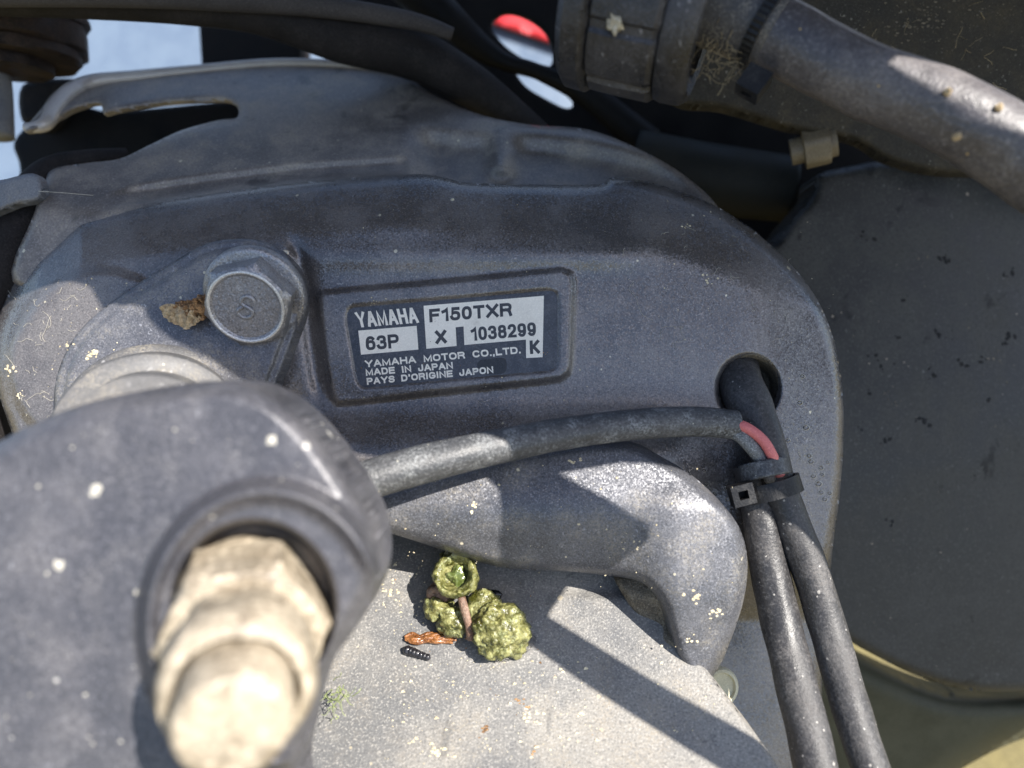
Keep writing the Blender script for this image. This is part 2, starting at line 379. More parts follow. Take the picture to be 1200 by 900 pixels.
def blob(name, c, r, mat, parent=None, amp=0.25, freq=1.4, sub=4, seed=0, dent=None, squash=(1, 1, 1)):
    bm = bmesh.new(); bmesh.ops.create_icosphere(bm, subdivisions=sub, radius=1)
    V = []; c = Vector(c)
    for v in bm.verts:
        n = v.co.normalized(); q = n * freq + Vector((seed * 3.7, seed, -seed))
        rr = 1 + amp * mnoise.fractal(q, 0.7, 2.2, 5) + 0.35 * amp * abs(mnoise.noise(q * 4.1))
        if dent:
            dn = Vector(dent[0]).normalized().dot(n)
            if dn > dent[1]: rr *= 1 - dent[2] * min(1, (dn - dent[1]) / (1 - dent[1]) * 3.0)
        V.append(c + Vector((n.x * squash[0], n.y * squash[1], n.z * squash[2])) * (rr * r))
    F = [[v.index for v in f.verts] for f in bm.faces]; bm.free()
    return obj(name, V, F, mat, parent)

def box_frame(name, c, ax, x, hs, mat, parent=None, bev=0.25):
    """bevelled block: centre, long axis, side axis, half sizes (along ax, x, ax cross x)"""
    ax = Vector(ax).normalized(); x = Vector(x); x = (x - ax * x.dot(ax)).normalized(); y = ax.cross(x)
    bm = bmesh.new(); bmesh.ops.create_cube(bm, size=2)
    for v in bm.verts: v.co = Vector((v.co.x * hs[0], v.co.y * hs[1], v.co.z * hs[2]))
    bmesh.ops.bevel(bm, geom=list(bm.edges), offset=bev, segments=2, affect='EDGES')
    V = [Vector(c) + ax * v.co.x + x * v.co.y + y * v.co.z for v in bm.verts]
    F = [[v.index for v in f.verts] for f in bm.faces]; bm.free()
    return obj(name, V, F, mat, parent, smooth=False)

# ================================================================ depth functions (mm), arguments in photograph pixels
TOP = np.array([(-100, 420), (-20, 395), (10, 350), (45, 300), (95, 254), (160, 240), (240, 228), (350, 214), (480, 205), (545, 213), (700, 216), (760, 222), (830, 245), (900, 275), (960, 300), (1000, 315)], float)
def topline(u): return np.interp(u, TOP[:, 0], TOP[:, 1])
PAD = crom([(372, 352), (376, 343), (400, 340), (520, 329), (640, 317), (662, 317), (672, 328), (671, 380), (669, 428), (662, 441), (640, 447), (520, 460), (410, 473), (392, 470), (386, 455), (378, 400)], 6)
LABELQ = np.array([(404, 362), (651, 341), (652, 433), (421, 456)], float)
LREC = crom([(406, 372), (412, 360), (430, 357), (540, 348), (630, 340), (648, 341), (654, 350), (654, 390), (653, 424), (646, 434), (620, 437), (520, 446), (440, 454), (424, 453), (417, 440), (411, 405)], 5)
def zF(u, v):
    t = v - topline(u)
    z = -0.62 * K0 * softplus(62 - t, 5.0) - 0.25 * K0 * softplus(24 - t, 5)
    pts = np.stack([u, v], 1)
    near = (u > 330) & (u < 710) & (v > 290) & (v < 500)
    s = np.full(len(u), -50.0); r = np.full(len(u), -50.0)
    if near.any():
        s[near], _ = nearest(pts[near], [PAD]); r[near], _ = nearest(pts[near], [LREC])
    z = z + 2.1 * smoothstep(-4, 5, s) - 0.9 * smoothstep(-2.5, 2.0, r)
    # groove at the left of the pad and between the pad and lug
    gx = np.interp(v, [270, 300, 340, 400, 450, 500], [338, 352, 360, 364, 372, 385])
    z = z - 1.6 * gauss(u - gx, 9) * smoothstep(268, 300, v) * (1 - smoothstep(440, 480, v)) 
    # ledge below the pad
    z = z + 9.5 * smoothstep(462, 545, v) * smoothstep(300, 380, u) * (1 - smoothstep(735, 850, u))
    z = z - 26 * smoothstep(562, 600, v) * (1 - smoothstep(720, 780, u)) * smoothstep(300, 400, u)
    z = z + 1.5 * gauss(v - 300, 16) * smoothstep(200, 420, u) * (1 - smoothstep(700, 800, u))
    # sunk mouth the cables come out of
    e = np.hypot((u - 877) / 40, (v - 455) / 42)
    z = z - 15 * (1 - smoothstep(0.60, 1.0, e))
    # falls away low on the right; corner rounding
    z = z - 28 * smoothstep(640, 730, v)
    z = z - 5.0 * smoothstep(860, 985, u) ** 1.5
    # left lobe: a shallow disc
    dl = np.hypot((u - 118), (v - 425))
    z = z + 2.0 * (1 - smoothstep(100, 116, dl)) * (v > 250)
    return z
def zR(u, v):
    z = -9 - 0.34 * softplus(245 - v, 8) - 0.10 * softplus(150 - v, 10)
    t = topline(u) - v
    z = z - 3.5 * smoothstep(0, 5, t) * (1 - smoothstep(14, 24, t)) * smoothstep(100, 190, u) * (1 - smoothstep(470, 482, u))
    h = np.interp(u, [470, 500, 640, 720, 850], [34, 40, 36, 26, 14])
    m = smoothstep(462, 512, u) * (1 - smoothstep(h - 8, h + 26, t)) * (1 - 0.8 * gauss(u - 588, 16) * smoothstep(0, 20, t))
    z = z - 10 * m
    return z
def zArm(u, v):
    z = 21 + 0 * u
    z = z - 0.105 * softplus(v - 606, 14) * (1 - smoothstep(690, 800, u)) - 0.09 * softplus(590 - v, 10)
    z = z + 1.5 * smoothstep(735, 800, u) * smoothstep(560, 600, v)
    z = z - 0.05 * softplus(u - 815, 15) - 0.06 * softplus(v - 705, 10) * smoothstep(740, 780, u)
    return z
def zPlate(u, v):
    z = -8 + 0.155 * (v - 640) + 0.010 * (u - 600) - 0.06 * softplus(640 - v, 8)
    z = z + 1.6 * smoothstep(640, 700, u + (v - 700) * -1.1) * smoothstep(690, 704, v)
    return z
LV_C = np.array((303.0, 718.0))
def zLev(u, v):
    z = 82 + 0.014 * (600 - u) * 0.4 + 0 * v
    # soft boss round the nut
    d = np.hypot((u - 312) / 1.0, (v - 735) / 1.15)
    z = z + 5.5 * (1 - smoothstep(138, 156, d)) + 2.6 * gauss(d - 138, 9)
    z = z - 11 * (1 - smoothstep(88, 99, np.hypot((u - 297), (v - 712) / 1.06)))
    # channel: the boss walls run down to the lower left
    ch = smoothstep(185, 205, u) * (1 - smoothstep(360, 380, u)) * smoothstep(720, 760, v)
    return z

def at(u, v, zf, up=0.0):
    z = float(zf(np.array([float(u)]), np.array([float(v)]))[0]) + up
    return P(u, v, z)

# ================================================================ setting: ground
gv = [(-6000, -6000), (6000, -6000), (6000, 9000), (-6000, 9000)]
me = bpy.data.meshes.new('ground'); me.from_pydata([(x * MM * 10, y * MM * 10, 0) for x, y in gv], [], [(0, 1, 2, 3)]); me.materials.append(M['ground'])
go = bpy.data.objects.new('ground', me); COL.objects.link(go); go['kind'] = 'structure'

# ================================================================ main bracket
BODY = crom([(-8, 400), (2, 362), (28, 312), (58, 276), (95, 255), (160, 240), (240, 228), (350, 214), (480, 204), (520, 208), (548, 214), (620, 216), (700, 216),
             (716, 208), (745, 210), (790, 222), (842, 243), (895, 280), (940, 325), (968, 372), (984, 430), (989, 500), (984, 580), (975, 650), (966, 760), (962, 860), (960, 975),
             (700, 980), (300, 980), (150, 700), (40, 560), (8, 490), (-6, 440)], 5)
bracket = thing('motor_bracket', 'big dark blue-grey cast bracket carrying the printed label, hex bolt and cable mouth', 'motor bracket', P(600, 450, -20))
body = relief('bracket_body', [BODY], zF, 'face', bracket, step=2.3, er=13, ed=4.5, skirt=14)
rear_out = crom([(15, 330), (40, 250), (52, 215), (62, 198), (100, 191), (140, 186), (175, 170), (212, 153), (255, 141), (279, 137), (268, 119), (200, 121), (140, 130), (122, 134),
                 (117, 122), (90, 128), (70, 138), (45, 152), (28, 153), (48, 128), (66, 106), (100, 94), (160, 88), (235, 80), (330, 70), (430, 76), (470, 84), (500, 106), (555, 132), (620, 146),
                 (690, 152), (760, 180), (812, 213), (846, 250), (856, 300), (800, 380), (400, 330), (100, 340)], 5)
rearc = relief('rear_casting', [rear_out], zR, 'rear', bracket, step=3, er=9, ed=4, skirt=2)
# pale tube along the rear casting's top: rim highlight put into colour
rim = [P(u, v - 2, zz + 6) for u, v, zz in [(30, 152, -52), (52, 148, -52), (66, 128, -58), (82, 110, -64), (110, 98, -70), (160, 92, -74), (235, 84, -78), (330, 76, -80), (430, 80, -78), (470, 88, -74)]]
tube('casting_rim', rim, [1.6, 2.4, 3.0, 3.0, 2.8, 2.4, 2.0, 1.8, 1.6, 1.0], 'paleg', bracket, seg=14)
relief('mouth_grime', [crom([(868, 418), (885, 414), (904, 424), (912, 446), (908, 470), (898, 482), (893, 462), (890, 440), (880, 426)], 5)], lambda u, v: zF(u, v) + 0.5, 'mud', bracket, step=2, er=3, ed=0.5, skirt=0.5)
# bolted lug on the left
LUG = crom([(66, 500), (64, 455), (76, 415), (100, 380), (145, 343), (195, 312), (232, 290), (262, 281), (300, 281), (330, 293), (350, 318), (356, 350), (350, 380), (336, 420), (318, 470), (300, 560), (160, 600), (80, 560)], 6)
def zLug(u, v):
    d = np.hypot(u - 298, v - 345)
    z = 8.5 + 0.010 * (v - 350) + 0 * u
    s, _ = nearest(np.stack([u, v], 1), [LUG])
    z = z - 1.6 * (1 - smoothstep(10, 15, s))                 # bevel line inside the edge
    z = z + 0.9 * (1 - smoothstep(54, 60, d)) 
    return z
relief('mounting_lug', [LUG], zLug, 'lug', bracket, step=2.2, er=5, ed=2.2, skirt=7)
# flange bolt: washer face, hexagon, raised letter
bo = P(299, 347, 9.0); bax = Vector((0.02, -0.52, 1.0)).normalized()
bolt = lathe('flange_bolt', [(13.9, -1.5), (13.9, 0.6), (13.4, 1.2), (12.6, 1.4), (10.6, 1.5)], bo, bax, 'bolt', bracket, seg=72)
hx = hexr(12.3)
lathe('bolt_head', [(12.3, 1.4), (12.3, 6.9), (10.9, 8.0), (10.1, 8.6), (9.6, 8.75), (9.0, 8.5), (8.7, 8.25), (0.2, 8.2)], bo, bax, 'bolt', bolt, seg=96, rot=0.22, fn=hx, sharp=24)
lathe('worn_rim', [(10.15, 8.2), (10.1, 8.72), (9.7, 8.86), (9.1, 8.5)], bo, bax, 'bolt_rim', bolt, seg=96, rot=0.22, cap=False)
a_, bx_, by_ = basis(bax)
sx, sy = Vector((1, 0.12, 0.07)).normalized(), a_.cross(Vector((1, 0.12, 0.07))).normalized()
spts = []
for X_, Y_ in [(2.7, 1.2), (2.5, 2.3), (1.3, 3.1), (-0.2, 2.7), (-1.0, 1.5), (-0.2, 0.4), (0.9, -0.4), (1.4, -1.7), (0.5, -2.9), (-1.1, -3.0), (-2.4, -2.2), (-2.7, -0.9), (-1.7, -0.1), (-0.8, 0.3)]:
    spts.append(bo + a_ * 8.25 + sx * X_ * 0.95 + sy * Y_ * 0.95)
ch = tube('raised_letter', spts, 0.62, 'bolt', bolt, seg=8, n=3)
# bushing behind the lever
bz = P(186, 508, 8); bz2 = P(170, 545, 66); bxa = (bz2 - bz).normalized()
lathe('bushing', [(24.5, -4), (24.6, 3), (24.0, 4.6), (22.6, 5.4), (22.3, 9), (22.3, 30), (21.8, 32), (20, 33), (18, 33.2), (17.5, 56)], bz, bxa, 'bushing', bracket, seg=96)

# ---------------------------------------------------------------- label
def LQ(X, Y):                                                # label drawing pixels -> photograph pixels
    return 400 + X / 4.2857, 310 + Y / 4.2857
def zlab(u, v): return zF(u, v)
def labpt(X, Y, up):
    u, v = LQ(X, Y); return P(u, v, ZL + up)
ZL = float(zF(np.array([530.0]), np.array([398.0]))[0])
def flat(name, poly, up, mat, parent, th=0.12):
    n = len(poly); V = [labpt(x, y, up) for x, y in poly] + [labpt(x, y, up - th) for x, y in poly]
    F = [tuple(range(n)), tuple(range(2 * n - 1, n - 1, -1))] + [(i, (i + 1) % n, n + (i + 1) % n, n + i) for i in range(n)]
    return obj(name, V, F, mat, parent, smooth=False)
def rounded(poly, r, n=5):
    out = []; N = len(poly)
    for i in range(N):
        p = Vector(poly[i]); a = (Vector(poly[i - 1]) - p).normalized() * r; b = (Vector(poly[(i + 1) % N]) - p).normalized() * r
        for k in range(n + 1):
            t = k / n; out.append(tuple(p + a * (1 - t) ** 2 + b * t ** 2))
    return out
plate_poly = rounded([(18, 222), (1082, 128), (1084, 530), (88, 622)], 45)
lab = flat('label_plate', plate_poly, 0.22, 'label', bracket, th=0.3)
lab['label'] = 'dark blue printed label with white panels and lettering'
flat('white_panel', [(85, 332), (378, 308), (387, 427), (99, 453)], 0.26, 'label_white', lab, 0.03)
flat('white_panel', [(413, 207), (1017, 157), (1011, 465), (928, 470), (927, 377), (618, 404), (614, 311), (574, 315), (579, 409), (427, 423)], 0.26, 'label_white', lab, 0.03)
flat('smear', crom([(682, 505), (700, 480), (745, 474), (800, 468), (826, 478), (830, 520), (815, 545), (760, 552), (700, 545)], 4).tolist(), 0.245, 'smear', lab, 0.02)
def arc(cx, cy, rx, ry, a0, a1, n=12):
    return [(cx + rx * math.cos(math.radians(a0 + (a1 - a0) * k / n)), cy + ry * math.sin(math.radians(a0 + (a1 - a0) * k / n))) for k in range(n + 1)]
def sup(cx, cy, rx, ry, a0, a1, n=14, e=0.8):
    out = []
    for k in range(n + 1):
        a = math.radians(a0 + (a1 - a0) * k / n); c, q = math.cos(a), math.sin(a)
        out.append((cx + rx * math.copysign(abs(c) ** e, c), cy + ry * math.copysign(abs(q) ** e, q)))
    return out
G = {  # stroke centre lines in a unit box, with relative width; closed loops end where they start
 'A': (1.0, [[(0, 0), (.46, 1), (.54, 1), (1, 0)], [(.17, .30), (.83, .30)]]), 'Y': (1.0, [[(0, 1), (.5, .42), (1, 1)], [(.5, .42), (.5, 0)]]),
 'M': (1.1, [[(0, 0), (0, 1), (.5, .08), (1, 1), (1, 0)]]), 'H': (.95, [[(0, 0), (0, 1)], [(1, 0), (1, 1)], [(0, .52), (1, .52)]]),
 'F': (.8, [[(0, 0), (0, 1), (1, 1)], [(0, .52), (.85, .52)]]), 'E': (.85, [[(1, 0), (0, 0), (0, 1), (1, 1)], [(0, .52), (.92, .52)]]),
 'T': (.85, [[(0, 1), (1, 1)], [(.5, 1), (.5, 0)]]), 'L': (.75, [[(0, 1), (0, 0), (1, 0)]]), 'I': (.12, [[(.5, 0), (.5, 1)]]), 'N': (.95, [[(0, 0), (0, 1), (1, 0), (1, 1)]]),
 'K': (.9, [[(0, 0), (0, 1)], [(.02, .35), (.95, 1)], [(.3, .56), (1, 0)]]), 'X': (.95, [[(0, 0), (1, 1)], [(0, 1), (1, 0)]]),
 'P': (.85, [[(0, 0), (0, 1), (.6, 1)] + sup(.6, .73, .4, .27, 90, -90)[1:] + [(0, .46)]]),
 'R': (.92, [[(0, 0), (0, 1), (.6, 1)] + sup(.6, .74, .38, .26, 90, -90)[1:] + [(0, .48)], [(.55, .48), (.85, .4), (.93, .2), (1, 0)]]),
 'D': (.92, [[(0, 0), (0, 1), (.45, 1)] + sup(.45, .5, .55, .5, 90, -90)[1:] + [(0, 0)]]), 'O': (1.0, [sup(.5, .5, .5, .5, 0, 360, 32)]), '0': (.72, [sup(.5, .5, .5, .5, 0, 360, 32)]),
 'C': (.95, [sup(.5, .5, .5, .5, 38, 322, 28)]), 'G': (1.0, [sup(.5, .5, .5, .5, 42, 318, 28) + [(1, .2), (1, .45), (.58, .45)]]), 'J': (.7, [[(1, 1), (1, .3)] + sup(.5, .3, .5, .3, 0, -180)[1:] + [(0, .38)]]),
 'S': (.88, [sup(.5, .76, .48, .24, 15, 180, 14) + sup(.5, .76, .48, .24, 190, 262, 6)[1:] + sup(.5, .26, .5, .26, 80, -5, 8) + sup(.5, .26, .5, .26, -15, -165, 14)]),
 '1': (.42, [[(.95, 0), (.95, 1), (.6, .86), (0, .78)]]), '2': (.72, [sup(.5, .72, .48, .28, 170, -10, 18) + [(.88, .5), (.1, .1), (0, 0), (1, 0)]]),
 '3': (.72, [sup(.48, .76, .46, .24, 165, -85, 18), sup(.48, .27, .52, .27, 88, -165, 20)]), '5': (.72, [[(.92, 1), (.18, 1), (.06, .5)] + sup(.48, .31, .52, .31, 130, -165, 22)]),
 '6': (.72, [sup(.5, .32, .5, .32, 0, 360, 26), sup(.52, .5, .5, .5, 45, 195, 18)]), '8': (.72, [sup(.5, .76, .45, .24, 0, 360, 24), sup(.5, .27, .5, .27, 0, 360, 24)]),
 '9': (.72, [sup(.5, .68, .5, .32, 0, 360, 26), sup(.48, .5, .5, .5, 15, -135, 18)]), '.': (.1, [[(.5, .0), (.5, .02)]]), ',': (.1, [[(.5, .02), (.5, 0), (.2, -.16)]]), "'": (.1, [[(.5, .82), (.5, 1)]]),
 ' ': (.42, [])}
def text(s, bl, br, tl, mat, t=10, up=0.30, name='lettering'):
    """stroke lettering on the label; t = stroke width in label pixels"""
    bl, br, tl = (np.array(q, float) for q in (bl, br, tl)); ex = br - bl; W_ = np.linalg.norm(ex); ex /= W_; ey = tl - bl; H = np.linalg.norm(ey); ey /= H
    gap = 0.20; ws = [G[c][0] for c in s]; n = len(s) - 1
    free = W_ - sum(t if c != ' ' else 0 for c in s); k = free / (sum(ws) + n * gap * 0.75)
    V, F = [], []; x = 0; lvl = 0
    for c in s:
        w, lines = G[c]; w = w * k
        for ln in lines:
            pts = [np.array((x + t / 2 + a * w, t / 2 + b * (H - t))) for a, b in ln]
            closed = np.linalg.norm(pts[0] - pts[-1]) < 1e-3
            if closed: pts = pts[:-1]
            N = len(pts); lvl += 1; base = len(V)
            for i, p in enumerate(pts):
                a = pts[i - 1] if (i > 0 or closed) else None; b = pts[(i + 1) % N] if (i < N - 1 or closed) else None
                d1 = (p - a) / (np.linalg.norm(p - a) + 1e-9) if a is not None else None; d2 = (b - p) / (np.linalg.norm(b - p) + 1e-9) if b is not None else None
                if d1 is None: q = p - d2 * t / 2; nn = np.array((-d2[1], d2[0])) * t / 2
                elif d2 is None: q = p + d1 * t / 2; nn = np.array((-d1[1], d1[0])) * t / 2
                else:
                    q = p; m_ = np.array((-(d1 + d2)[1], (d1 + d2)[0])); m_ /= np.linalg.norm(m_) + 1e-9
                    nn = m_ * min(t / 2 / max(0.35, m_.dot(np.array((-d1[1], d1[0])))), t * 0.8)
                V += [q + nn, q - nn]
            for i in range(N if closed else N - 1):
                j = (i + 1) % N; F.append((base + 2 * i, base + 2 * i + 1, base + 2 * j + 1, base + 2 * j))
            lv = len(V) - base
            for r in range(base, len(V)): V[r] = (V[r][0], V[r][1], up + 0.004 * (lvl % 3))
        x += w + (t if c != ' ' else 0) + gap * k * 0.75
    VV = [labpt(*(bl + ex * a + ey * b), z) for a, b, z in V]
    return obj(name, VV, F, mat, lab, smooth=False)
text('YAMAHA', (84, 317), (391, 292), (66, 240), 'label_white', 14)
text('63P', (125, 432), (292, 418), (119, 362), 'ink', 15)
text('F150TXR', (443, 291), (858, 258), (440, 224), 'ink', 15.5)
text('X', (474, 399), (530, 394), (470, 333), 'ink', 17)
text('1038299', (653, 384), (980, 357), (648, 316), 'ink', 14.5)
text('K', (948, 450), (998, 446), (945, 382), 'ink', 16)
text('YAMAHA  MOTOR  CO.,LTD.', (121, 517), (903, 446), (117, 482), 'label_white', 8.3)
text('MADE  IN  JAPAN', (124, 559), (562, 523), (120, 525), 'label_white', 8.3)
text("PAYS  D'ORIGINE  JAPON", (129, 604), (765, 545), (126, 570), 'label_white', 8.3)

# ================================================================ clamp arm below the bracket
arm = thing('clamp_arm', 'sunlit curved grey clamp arm hooking over the pale plate, below the cable', 'clamp arm', P(650, 600, 5))
ARM = crom([(395, 588), (430, 577), (480, 562), (540, 545), (600, 531), (650, 522), (700, 517), (740, 518), (775, 535), (812, 558), (846, 590), (868, 622), (876, 660), (871, 705), (855, 754), (840, 786),
            (826, 800), (809, 792), (795, 772), (786, 745), (776, 712), (763, 692), (745, 680), (700, 673), (655, 669), (600, 667), (560, 658), (520, 645), (480, 632), (440, 620), (400, 612)], 6)
relief('arm_body', [ARM], zArm, 'arm', arm, step=2.2, er=13, ed=5.5, skirt=13)
# inner cheek seen through the hook
relief('arm_cheek', [crom([(722, 676), (760, 674), (798, 692), (812, 730), (806, 770), (790, 770), (760, 745), (735, 705)], 5)], lambda u, v: 7 + 0.09 * (u - 730) + 1.5 * np.sin(v * 0.11) + 0 * v, 'mud', arm, step=3, er=8, ed=3, skirt=6)

# ================================================================ pale plate
pl = thing('transom_plate', 'pale weathered metal plate with algae lying on it, lowest in the view', 'metal plate', P(620, 800, 0))
PLATE = crom([(300, 600), (380, 590), (460, 590), (600, 605), (690, 625), (725, 650), (752, 684), (779, 718), (806, 754), (835, 794), (868, 838), (901, 882), (930, 930), (955, 985), (600, 1000), (280, 1000), (270, 800)], 6)
plate = relief('plate_body', [PLATE], zPlate, 'plate', pl, step=2.3, er=6, ed=2.2, skirt=12)
sc = lathe('cream_screw', [(5.6, -3), (5.6, 2.2), (5.0, 3.0), (4.2, 3.1), (3.9, 2.4), (0.2, 2.2)], P(841, 803, -8), (0.25, 0.15, 1), 'cream', None, seg=40)
props(sc, 'small cream plastic screw head peeking out between the pale plate and the clamp arm', 'screw')

# ================================================================ lever in the foreground
lev = thing('steering_lever', 'thick out-of-focus grey lever arm filling the lower left, with a tan nut in its eye', 'lever', P(200, 720, 70))
LEV = crom([(-90, 590), (-40, 545), (0, 517), (50, 492), (110, 470), (200, 452), (270, 446), (318, 462), (356, 492), (392, 535), (420, 578), (438, 615), (444, 655), (438, 695), (418, 735), (392, 770),
            (372, 800), (355, 850), (340, 920), (330, 1000), (150, 1060), (-100, 1060)], 6)
relief('lever_arm', [LEV], zLev, 'lever', lev, step=2.6, er=26, ed=9, skirt=15)
wc = P(292, 704, 78.2); axn = (P(269, 868, 114) - P(292, 704, 78.2)).normalized()
def wobr(r0, amp):
    def f(a, i, r): return r * (1 + amp * mnoise.noise(Vector((math.cos(a) * 1.7, math.sin(a) * 1.7, i * 0.3))))
    return f
lathe('washer', [(14.9, -3), (14.9, 0.2), (14.5, 0.6), (6, 0.6)], wc, (0, 0, 1), 'tandark', lev, seg=64)
lathe('washer', [(12.6, 0), (12.6, 1.8), (12.1, 2.6), (6, 2.7)], wc, axn, 'tan', lev, seg=64)
def nutf(a, i, rr):
    return hexr(14.3)(a, i, rr) * (1 + 0.010 * mnoise.noise(Vector((math.cos(a) * 3, math.sin(a) * 3, i))))
lathe('hex_nut', [(14.3, 2.6), (14.3, 12.4), (12.6, 14.2), (11.6, 14.6), (9, 14.7)], wc, axn, 'tan', lev, seg=120, rot=0.10, fn=nutf, sharp=32)
lathe('nut_collar', [(10.4, 13.6), (10.4, 18.5), (11.0, 19.2), (11.4, 20.0), (11.5, 25.5), (11.0, 27.6), (10.4, 28.2), (9.2, 28.4), (8.5, 27.0), (8.2, 22.0)], wc, axn, 'tan', lev, seg=64, fn=wobr(0, 0.07))
lathe('stud_end', [(8.0, 12), (8.05, 27), (8.2, 31), (8.1, 34.5), (7.6, 35.8), (6.9, 36.2), (6.0, 36.2), (0.2, 36.4)], wc, axn, 'tan', lev, seg=64, fn=wobr(0, 0.03))

# ================================================================ cables
cb = tube('horizontal_cable', [P(360, 600, 38), P(410, 571, 36), P(470, 551, 33), (P(540, 533, 29)), P(600, 520, 25), P(680, 505, 20), P(760, 496, 16), P(820, 494, 13), P(862, 498, 11)],
          [4.9, 4.9, 4.8, 4.6, 4.3, 4.1, 4.1, 4.1, 3.9], 'cable', None, seg=32, n=10, wob=0.03)
props(cb, 'dusty black cable running across below the printed label, half in sun and half in shade', 'cable')
pw = tube('pink_wire', [P(850, 495, 12), P(872, 500, 14), P(892, 514, 15), P(904, 532, 15), P(914, 556, 13)], 1.45, 'pink', None, seg=16)
props(pw, 'short pink wire showing where the horizontal cable sheath ends', 'wire')
gw = tube('grey_wire', [P(850, 503, 11), P(868, 511, 13), P(885, 529, 13.5), P(898, 548, 12), P(905, 565, 10)], 1.9, 'wiregrey', None, seg=16, wob=0.1)
props(gw, 'short grey braided wire just below the pink wire', 'wire')
h1 = tube('rubber_cable', [P(862, 420, -12), P(866, 445, -6), P(880, 478, 1), P(897, 520, 5), P(911, 565, 8), P(925, 605, 9), P(948, 665, 11), P(968, 730, 14), P(988, 800, 19), P(1010, 870, 25), P(1030, 930, 30)],
          [6.2, 6.4, 6.2, 5.4, 4.8, 4.8, 4.9, 4.9, 4.9, 4.7, 4.7], 'hose', None, seg=32, n=10, wob=0.06)
props(h1, 'right-hand black rubber cable coming out of the cable mouth and down through the cable tie', 'cable')
h2 = tube('rubber_cable', [P(878, 545, 4), P(885, 575, 5), P(893, 620, 7), P(904, 680, 9), P(920, 750, 14), P(940, 830, 22), P(962, 930, 31)],
          [4.4, 4.6, 5.0, 5.2, 5.3, 5.4, 5.5], 'hose', None, seg=32, n=10, wob=0.06)
props(h2, 'left-hand black rubber cable leaving the cable tie, thicker towards the bottom edge', 'cable')
# tape sleeve and tie
ts = tube('tape_sleeve', [P(893, 541, 10), P(898, 560, 11)], [6.4, 6.6], 'cable', None, seg=24, n=6)
props(ts, 'short dusty band of black tape wrapped just above the cable tie', 'tape')
tie = thing('cable_tie', 'small black nylon cable tie round the cables under the cable mouth', 'cable tie', P(896, 573, 8))
tc, tx = P(903, 573, 10), Vector((0.27, -0.96, 0.1)).normalized()
def ring(name, c, ax, rx, ry, w, th, mat, parent, xdir=(1, 0.3, 0), seg=48, ridged=False):
    ax = Vector(ax).normalized(); x = Vector(xdir); x = (x - ax * x.dot(ax)).normalized(); y = ax.cross(x); V = []; F = []
    for s in range(seg):
        a = 2 * math.pi * s / seg; e = x * math.cos(a) * rx + y * math.sin(a) * ry; n = e.normalized()
        t2 = th * (1 + (0.25 if ridged and s % 2 else 0))
        for (i, j) in ((-1, 0), (1, 0), (1, 1), (-1, 1)): V.append(Vector(c) + e + n * (t2 * j) + ax * (w / 2 * i))
    for s in range(seg):
        for k in range(4): F.append((s * 4 + k, s * 4 + (k + 1) % 4, ((s + 1) % seg) * 4 + (k + 1) % 4, ((s + 1) % seg) * 4 + k))
    return obj(name, V, F, mat, parent, smooth=False)
ring('band', tc, tx, 7.4, 6.4, 4.6, 1.0, 'nylon', tie)
hx_ = Vector((0.97, 0.25, 0))
for sgn, nm in ((1, 0), (-1, 0)):
    pass
hb = P(869, 579, 15)
bm = bmesh.new()
def frame_block(name, c, ax, x, outer, inner, depth, mat, parent):
    """square tie head with its open slot"""
    ax = Vector(ax).normalized(); x = Vector(x); x = (x - ax * x.dot(ax)).normalized(); y = ax.cross(x); V = []; F = []
    for (h, s) in ((depth, outer), (depth, inner), (-depth, inner), (-depth, outer)):
        for (i, j) in ((-1, -1), (1, -1), (1, 1), (-1, 1)): V.append(Vector(c) + ax * h + x * (i * s[0]) + y * (j * s[1]))
    for a in range(4):
        b = (a + 1) % 4
        for i in range(4): F.append((a * 4 + i, a * 4 + (i + 1) % 4, b * 4 + (i + 1) % 4, b * 4 + i))
    return obj(name, V, F, mat, parent, smooth=False)
bm.free()
frame_block('tie_head', hb, (0, 0, 1), hx_, (3.0, 2.8), (1.3, 1.15), 2.0, 'nylon', tie)
box_frame('tie_pawl', hb - Vector((0, 0, 1.2)), (0, 0, 1), hx_, (0.5, 1.3, 1.2), 'black', tie, bev=0.1)

# ================================================================ casing on the right and behind
cas = thing('side_casing', 'large dark grey side casing filling the right, in shade and spotted with dirt', 'casing', P(1080, 550, -60))
CAS = crom([(860, 300), (905, 285), (930, 255), (952, 228), (958, 205), (990, 196), (1040, 188), (1100, 196), (1300, 205), (1330, 500), (1320, 800), (1200, 810), (1130, 808), (1070, 790), (1010, 760), (960, 735), (860, 740)], 5)
relief('casing_panel', [CAS], lambda u, v: -50 - 0.05 * (u - 950) + 6 * gauss(v - 500, 230) + 0 * u, 'casing', cas, step=4, er=10, ed=4, skirt=20)
zCas = lambda u, v: -50 - 0.05 * (u - 950) + 6 * gauss(v - 500, 230) + 0 * u
relief('casing_sill', [crom([(880, 740), (960, 745), (1020, 775), (1075, 800), (1130, 814), (1250, 815), (1300, 850), (1210, 862), (1120, 905), (1000, 990), (880, 990)], 5)],
       lambda u, v: -74 - 0.10 * (v - 800) + 0 * u, 'lower', cas, step=6, er=30, ed=14, skirt=12)
up = relief('upper_casing', [crom([(760, -60), (1300, -60), (1300, 215), (1180, 205), (1100, 203), (1040, 188), (1000, 165), (930, 152), (850, 128), (790, 118), (760, 60)], 5)],
            lambda u, v: -30 - 0.10 * (v - 50) + 0 * u, 'upper', None, step=3, er=8, ed=3, skirt=4)
props(up, 'dirty brown-grey upper casing behind the thick hose in the top right corner', 'casing')
